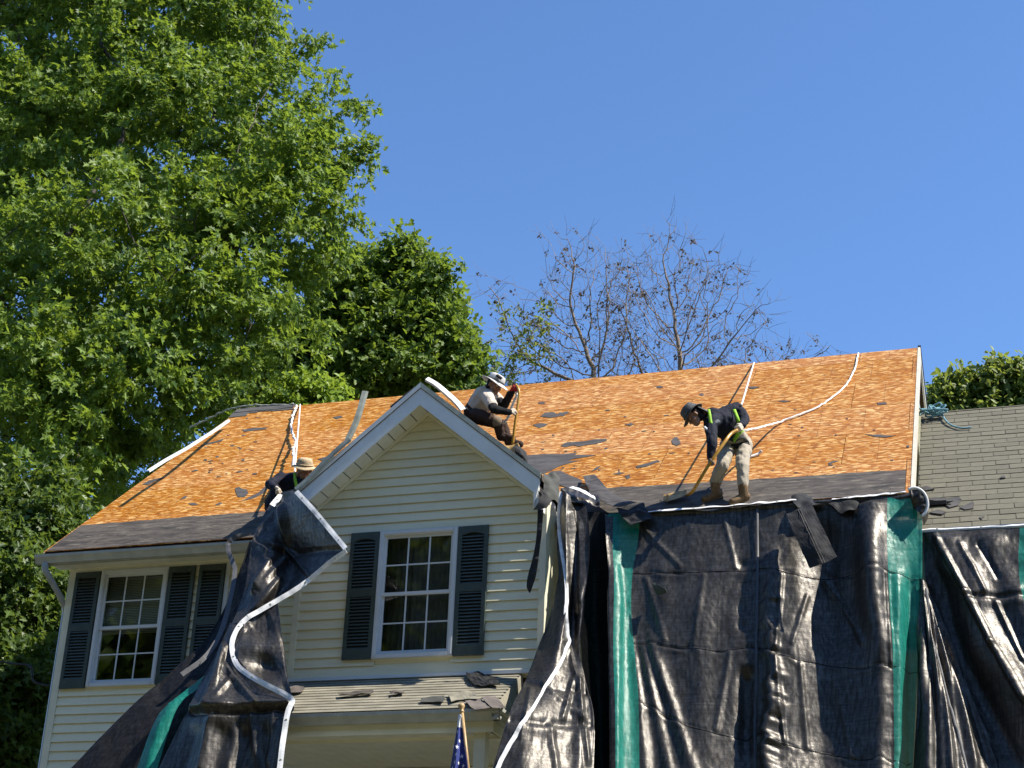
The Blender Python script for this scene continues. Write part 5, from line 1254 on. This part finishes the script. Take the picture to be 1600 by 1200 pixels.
for hp, kn, an in ((at(428, 793, .12), at(424, 790, -.28), fc1), (at(440, 793, .12), at(450, 792, -.28), fc2)):
    caps += [(hp, .105, kn, .08, 'navy'), (kn, .078, an, .06, 'navy')]
boot(caps, fc1, (-.1, -1, 0)); boot(caps, fc2, (.1, -1, 0))
wc, HC = person('person in tan bucket hat and navy top crouching at the valley left of the gable', caps, at(475, 735, -.24), (.35, -.85, -.40), (.1, -.1, 1), .0085, .012)
hat(wc, HC, 'tanhat', .165, .115, .11, .05, flap=.10, seed=8)
strap(wc, [at(461, 738, -.27), at(461, 748, -.33), at(463, 758, -.335), at(465, 768, -.30)], .04, 'lime')
# ------------------------------------------------------------------ ropes, strips, scraps, flag
def rope(label, pts, r_=.014, m='rope', n=90, wob=.0, seed=0, cat='rope', name='rope'):
    P = crline(np.array([list(p) for p in pts]), n)
    P = [Vector(q)+Vector((noise.noise(Vector((i*.33, seed, 0))), noise.noise(Vector((i*.33, seed, 5))), noise.noise(Vector((i*.33, seed, 9)))))*wob for i, q in enumerate(P)]
    o = MB().tube(P, r_, 7).build(name, MT[m], None, True); tag(o, label, cat); return o
rope('taut white safety rope from the ridge to the standing worker', [onroof(1178, 567, .03), onroof(1178, 567, .03).lerp(at(1160, 628, -.2), .5), at(1160, 628, -.2), at(1157, 634, -.18)], .013)
e1 = onroof(1216, 660, .05)
rope('slack white rope snaking down the sheathing to the standing worker', [onroof(1341, 552, .02), onroof(1336, 575, .02), onroof(1325, 597, .02), onroof(1314, 610, .02), onroof(1296, 624, .02), onroof(1276, 637, .02), onroof(1246, 649, .03), e1, at(1198, 665, .95), at(1184, 669, .35), at(1172, 671, .0), at(1164, 673, -.12)], .015, wob=.012, seed=3, n=140)
rope('short white rope end lying behind the standing worker', [onroof(1160, 713, .03), onroof(1170, 714, .02), onroof(1181, 711, .02), onroof(1187, 708, .03), onroof(1190, 704, .06)], .020, n=30)
rope('straight white rope running from ridge to the crouching worker', [onroof(469, 632, .03), onroof(469, 632, .03).lerp(at(461, 729, .15), .5), at(461, 729, .15), at(462, 742, .06)], .013)
rope('kinked white rope hanging beside the straight one at the left', [onroof(464, 634, .04), onroof(459, 646, .03), onroof(455, 664, .05), onroof(457, 678, .08), onroof(462, 690, .10), onroof(458, 703, .16), onroof(459, 714, .22), at(457, 728, .18)], .019, wob=.035, seed=11, n=110)
rope('white rope dangling between the seated worker and his shovel', [at(806, 606, -.76), at(807, 618, -.74), at(801, 632, -.70), at(796, 648, -.66), at(788, 660, -.60), at(782, 664, -.55)], .017, wob=.01, seed=6)
MT['blue_rope'] = plain('blue_rope', (.16, .33, .38), .75, .25, 60, bump=.4, bscale=250)
cr_ = random.Random(4); cc = onwing(1462, 652); pts = [onwing(1436, 640)+Vector((0, -.05, .12)), onwing(1440, 648)+Vector((0, -.05, .06))]
for k in range(34):
    a = k*1.55+cr_.uniform(-.5, .5); r_ = cr_.uniform(.06, .24); q = cc+Vector((math.cos(a)*r_*.95, 0, 0))+(mtg.to_3x3() @ Vector((0, math.sin(a)*r_*.55, .04+cr_.uniform(0, .14)))); pts.append(q)
pts += [onwing(1478, 660)+nR*.03, onwing(1488, 667)+nR*.02, onwing(1502, 671)+nR*.02, onwing(1518, 670)+nR*.02]
rope('tangled coil of blue rope lying on the shingled wing roof', pts, .013, 'blue_rope', 420, 0, 5)
rope('thin grey cable trailing along the left end of the ridge', [at(296, 668, 5.2), at(330, 652, 5.1), at(356, 640, 4.9), at(385, 634, 4.75), at(420, 633, 4.72), at(458, 632, 4.70)], .016, 'dirty_metal', 60, .03, 2, 'cable', 'cable')
rope('black utility cable drooping at the far left beside the house', [at(-20, 1030, 1.), at(20, 1037, 1.), at(46, 1040, 1.), at(50, 1052, 1.), at(52, 1064, 1.), at(66, 1070, 1.), at(88, 1072, 1.)], .016, 'black_rubber', 50, .0, 2, 'cable', 'cable')
# bent metal strips
def metal(label, pts, width, m='dirty_metal', face=(.2, -.9, .2), lip=.03):
    P = crline(np.array([list(p) for p in pts]), 30) if len(pts) > 2 else np.array([np.array(pts[0])*(1-t)+np.array(pts[1])*t for t in np.linspace(0, 1, 12)])
    T = np.gradient(P, axis=0); T /= np.linalg.norm(T, axis=1)[:, None]; f = np.array(face, float); S = np.cross(T, f); S /= np.linalg.norm(S, axis=1)[:, None]; F2 = np.cross(S, T)
    W = np.stack([P-S*width/2+F2*lip*0, P-S*width*.1+F2*.004, P+S*width/2, P+S*width/2-F2*lip], 1)
    o = grid_obj('metal_strip', W, MT[m], None, .003, False); tag(o, label, 'metal strip'); return o
metal('bent drip edge strip sticking up from the left rake of the gable', [at(571, 611, -1.12), at(564, 636, -1.15), at(557, 658, -1.17), at(549, 676, -1.19), at(543, 688, -1.2)], .085)
metal('loose drip edge strip lying along the lower left rake of the gable', [at(547, 686, -1.215), at(530, 700, -1.215), at(505, 724, -1.215), at(480, 750, -1.215), at(462, 765, -1.215)], .075)
metal('white metal strip lying loose on the peak of the gable', [at(667, 591, -1.05), at(682, 600, -1.02), at(699, 614, -.99), at(714, 628, -.97), at(724, 640, -.96)], .075, 'hem', (.3, -.75, .55))
metal('long white drip edge dangling off the left rake of the main roof', [at(231, 735, .9), at(258, 718, 1.35), at(290, 700, 1.9), at(309, 688, 2.35), at(334, 672, 3.1), at(357, 656, 3.8)], .05, 'white', (.1, -.6, .75))
metal('dark flashing edge curling above the left side of the gable peak', [at(610, 636, -1.0), at(630, 620, -1.0), at(648, 606, -1.0)], .03, 'brown_metal' if 'brown_metal' in MT else 'old_shingle')
# torn roofing
def flap(label, rows, m, cat='shingle', name='torn_shingle', nu=12, nv=14, amp=.012, seed=0, thick=.006, fn=None):
    G = np.array([[list((fn or at)(*p)) for p in r] for r in rows]); G = crline(G, nv); G = crline(G.transpose(1, 0, 2), nu).transpose(1, 0, 2)
    for j in range(nv):
        for i in range(nu):
            q = Vector(G[j, i]); G[j, i] += np.array((.3, -.8, .5))*amp*noise.noise(q*9+Vector((seed, 0, 0)))
    o = grid_obj(name, G, MT[m], None, thick, False); tag(o, label, cat); return o
MT['grit'] = shingle_mat('gritty_grey_shingle', (.06, .062, .054), (.13, .13, .115), .6)
MT['felt_black'] = felt_mat('black_felt', (.010, .010, .011), (.022, .022, .022), (.04, .04, .04), .2)
flap('gritty grey shingle bent down over the corner of the gable eave', [[(849,739,-.98),(858,741,-.9),(866,738,-.85),(875,745,-.82)], [(850,752,-1.1),(860,754,-1.06),(868,757,-1.0),(874,756,-.95)], [(849,766,-1.18),(858,768,-1.16),(866,771,-1.1),(873,776,-1.02)], [(848,776,-1.2),(857,781,-1.2),(866,780,-1.12),(872,788,-1.05)]], 'grit', seed=1, amp=.035, nu=16, nv=16)
flap('dark pointed shingle corner hanging below the gritty one at the gable', [[(848,772,-1.22),(856,776,-1.21),(863,778,-1.18)], [(841,786,-1.25),(852,785,-1.24),(860,786,-1.2)], [(833,796,-1.26),(845,795,-1.25),(854,794,-1.22)]], 'old_shingle', seed=2, amp=.02)
flap('torn black felt strip dangling down the right side of the gable wall', [[(840,796,-1.15),(849,797,-1.15)], [(839,830,-1.15),(847,828,-1.15)], [(834,865,-1.13),(843,860,-1.15)], [(826,895,-1.12),(839,892,-1.16)], [(823,916,-1.12),(836,905,-1.15)], [(827,927,-1.12),(829,926,-1.12)]], 'felt_black', 'felt strip', 'felt_strip', 8, 26, .04, 3, .005)
flap('grey felt strip folded over the eave beside the bunched tarp', [[(911,744,.55),(920,743,.55),(930,742,.5)], [(916,757,.1),(927,756,.1),(939,752,.1)], [(925,770,-.25),(937,768,-.25),(952,766,-.2)], [(940,782,-.5),(955,781,-.5),(972,778,-.45)], [(958,792,-.66),(975,790,-.66),(994,786,-.62)]], 'scrap', 'felt strip', 'felt_strip', 12, 18, .02, 5)
flap('black felt rag lying where the tarp meets the eave at centre', [[(962,793,-.5),(985,789,-.45),(1006,786,-.4)], [(968,803,-.7),(990,800,-.68),(1012,797,-.62)], [(986,822,-.82),(1002,816,-.8),(1022,806,-.72)]], 'felt_black', 'felt strip', 'felt_strip', 14, 12, .05, 7)
hs_ = flap('long shingle strip hanging crooked over the top of the large tarp', [[(1228,804,-.86),(1248,795,-.84),(1268,786,-.80)], [(1240,832,-1.05),(1260,823,-1.05),(1281,815,-1.0)], [(1253,861,-1.15),(1274,852,-1.18),(1295,843,-1.12)], [(1265,888,-1.2),(1286,881,-1.24),(1308,871,-1.2)]], 'felt_black', amp=.02, seed=9)
for a, b in (((1247,796,-.87),(1285,880,-1.26)), ((1250,795,-.87),(1289,879,-1.26))):
    ribbon('adhesive_line', [a, ((a[0]*2+b[0])/3, (a[1]*2+b[1])/3, -1.07), ((a[0]+2*b[0])/3, (a[1]+2*b[1])/3, -1.19), b], .007, MT['scrap'], hs_, 20, None, 1, .0, .002)
flap('curled black felt corner sticking up above the hanging shingle strip', [[(1236,776,-.5),(1252,772,-.45),(1268,776,-.42)], [(1240,786,-.64),(1254,784,-.62),(1272,784,-.58)], [(1246,793,-.72),(1262,791,-.72),(1290,788,-.66)]], 'felt_black', 'felt strip', 'felt_strip', 12, 10, .04, 12)
flap('dark felt rag draped over the rolled tarp edge near the right strip', [[(1290,783,-.58),(1320,780,-.58),(1345,778,-.56)], [(1300,790,-.68),(1322,788,-.68),(1342,786,-.66)], [(1316,802,-.74),(1326,798,-.74),(1338,794,-.72)]], 'felt_black', 'felt strip', 'felt_strip', 12, 10, .04, 14)
flap('small pale torn shingle caught on the large tarp', [[(1018,911,-1.05),(1024,911,-1.06),(1029,914,-1.1)], [(1021,918,-1.06),(1028,919,-1.1),(1040,920,-1.15)], [(1026,928,-1.02),(1034,929,-1.08),(1042,926,-1.12)]], 'grit', amp=.01, seed=17, nu=8, nv=8)
flap('black felt bundle at the lower end of the right gable rake', [[(803,696,-.9),(812,699,-.85),(822,708,-.8)], [(805,705,-1.0),(815,709,-1.0),(825,718,-.95)], [(812,715,-1.0),(818,718,-1.0),(824,724,-.98)]], 'felt_black', 'felt strip', 'felt_strip', 10, 10, .05, 19)
# debris on the porch roof
def onporch(px, py, h=.03):
    d = _F + _R*(px-800)/FPX - _U*(py-600)/FPX
    t = (PZE + h + psl*(CAM[1]-PYF) - CAM[2])/(d[2]-psl*d[1]); return Vector(CAM + d*t)
def pf(label, rows, m, seed, h=.035, amp=.02): return flap(label, [[(a, b, h+random.uniform(0, .03)) for a, b in r] for r in rows], m, 'shingle', 'torn_shingle', 10, 8, amp, seed, .006, onporch)
random.seed(31)
MT['brown_shingle'] = shingle_mat('brown_shingle_back', (.13, .11, .095), (.20, .17, .15), .4)
pf('brownish torn shingle hanging over the porch gutter beside the flag pole', [[(726,1096),(738,1093),(750,1091)], [(734,1103),(747,1100),(760,1099)], [(744,1109),(756,1108),(768,1106)]], 'brown_shingle', 1)
pf('brown shingle with pale edge at the right end of the porch roof', [[(752,1090),(764,1088),(774,1088)], [(760,1098),(772,1096),(783,1097)], [(769,1106),(780,1106),(791,1107)]], 'brown_shingle', 2)
pf('pale grey shingle fragment left of the flag pole on the porch', [[(657,1091),(676,1089),(694,1086)], [(658,1094),(676,1094),(695,1092)], [(657,1097),(674,1097),(692,1097)]], 'grit', 3)
pf('pale shingle lying flat above the flag pole on the porch', [[(699,1084),(718,1081),(740,1079)], [(702,1089),(720,1087),(745,1086)], [(705,1095),(722,1093),(746,1092)]], 'porch_shingle', 4)
pf('crumpled dark felt heap on the porch roof under the right shutter', [[(728,1052),(742,1049),(758,1054),(770,1056)], [(732,1060),(746,1062),(762,1062),(778,1064)], [(738,1068),(752,1070),(766,1069),(782,1070)]], 'felt_black', 5, .05, .05)
pf('dark torn felt strip lying along the porch roof at left', [[(528,1084),(550,1081),(582,1078)], [(532,1086),(556,1084),(584,1081)], [(530,1087),(556,1086),(578,1084)]], 'felt', 6)
pf('small dark shingle scrap in the middle of the porch roof', [[(608,1081),(620,1079),(630,1079)], [(610,1083),(622,1082),(632,1082)], [(612,1085),(620,1084),(628,1084)]], 'brown_shingle', 7)
pf('brown torn shingle at the left end of the porch roof', [[(452,1074),(462,1072),(474,1072)], [(454,1078),(466,1077),(476,1076)], [(453,1083),(462,1082),(470,1081)]], 'brown_shingle', 8)
# flag
flag = empty('flag', at(733, 1215, -2.75)); tag(flag, 'furled flag with white stars on blue on a wooden pole by the porch', 'flag')
MT['pole'] = plain('varnished_pole', (.45, .30, .14), .4, .15, 20); fb_ = cloth_mat('flag_blue', (.035, .05, .20), .7, .2); fw = cloth_mat('flag_white', (.72, .72, .74), .7, .05)
p0, p1 = at(722, 1112, -2.72), at(736, 1240, -2.85); MB().tube([p0, p0.lerp(p1, .5), p1], .017, 10).build('pole', MT['pole'], flag, True)
pd = (p0-p1).normalized(); MB().lathe([(.02, -.012), (.026, 0), (.017, .012), (.02, .03), (.034, .05), (.038, .066), (.032, .084), (.012, .097)], p0, pd, 14).build('finial', MT['pole'], flag, True)
rowsFl = [[(716,1118,-2.73),(718,1116,-2.74),(720,1117,-2.75),(722,1120,-2.74)], [(713,1140,-2.74),(716,1141,-2.80),(721,1141,-2.76),(724,1142,-2.75)], [(709,1165,-2.74),(714,1166,-2.86),(721,1166,-2.78),(727,1168,-2.80)], [(704,1195,-2.74),(711,1196,-2.90),(720,1196,-2.80),(730,1198,-2.86)], [(697,1235,-2.74),(707,1236,-2.94),(718,1236,-2.82),(733,1238,-2.90)]]
Wl, Gl, Nl = sheet(rowsFl, 40, 70, None, 55, .012, .002)
k0 = int(70*.20)
grid_obj('white_header', Wl[:k0+1], fw, flag, .003); grid_obj('canton', Wl[k0:], fb_, flag, .003)
for (x, y) in ((714,1143),(710.5,1154),(719,1157),(715,1167),(708,1167),(712,1178.5),(721,1181),(709.5,1189.5),(717.5,1192),(723,1197),(706,1200),(713,1203),(720,1207),(725.5,1169)):
    k = np.argmin((Gl[:, :, 0]-x)**2+(Gl[:, :, 1]-y)**2); j, i = divmod(k, 40); c = Vector(Wl[j, i]); n_ = Vector(Nl[j, i]); a_ = n_.cross(Vector((0, 0, 1))).normalized(); b_ = a_.cross(n_)
    if b_.z < 0: b_ = -b_
    star = [c+n_*.006+(a_*math.sin(q*math.pi/5)+b_*math.cos(q*math.pi/5))*(.027 if q % 2 == 0 else .0108) for q in range(10)]
    MB().add(star+[c+n_*.009], [(q, (q+1) % 10, 10) for q in range(10)]).build('star', fw, flag)
# white scraper held by the crouching worker
sp = empty('scraper', at(437, 776, -.9)); tag(sp, 'white flat scraper in the glove of the crouching worker', 'tool')
ribbon('blade', [(439,773,-.92),(432,782,-1.06),(425,790,-1.12)], .075, MT['hem'], sp, 10, None, 3, 0, .006)
ribbon('bar', [(440,772,-.75),(450,769,-.95),(461,766,-1.2)], .035, MT['black_rubber'], sp, 10, None, 4, 0, .02)
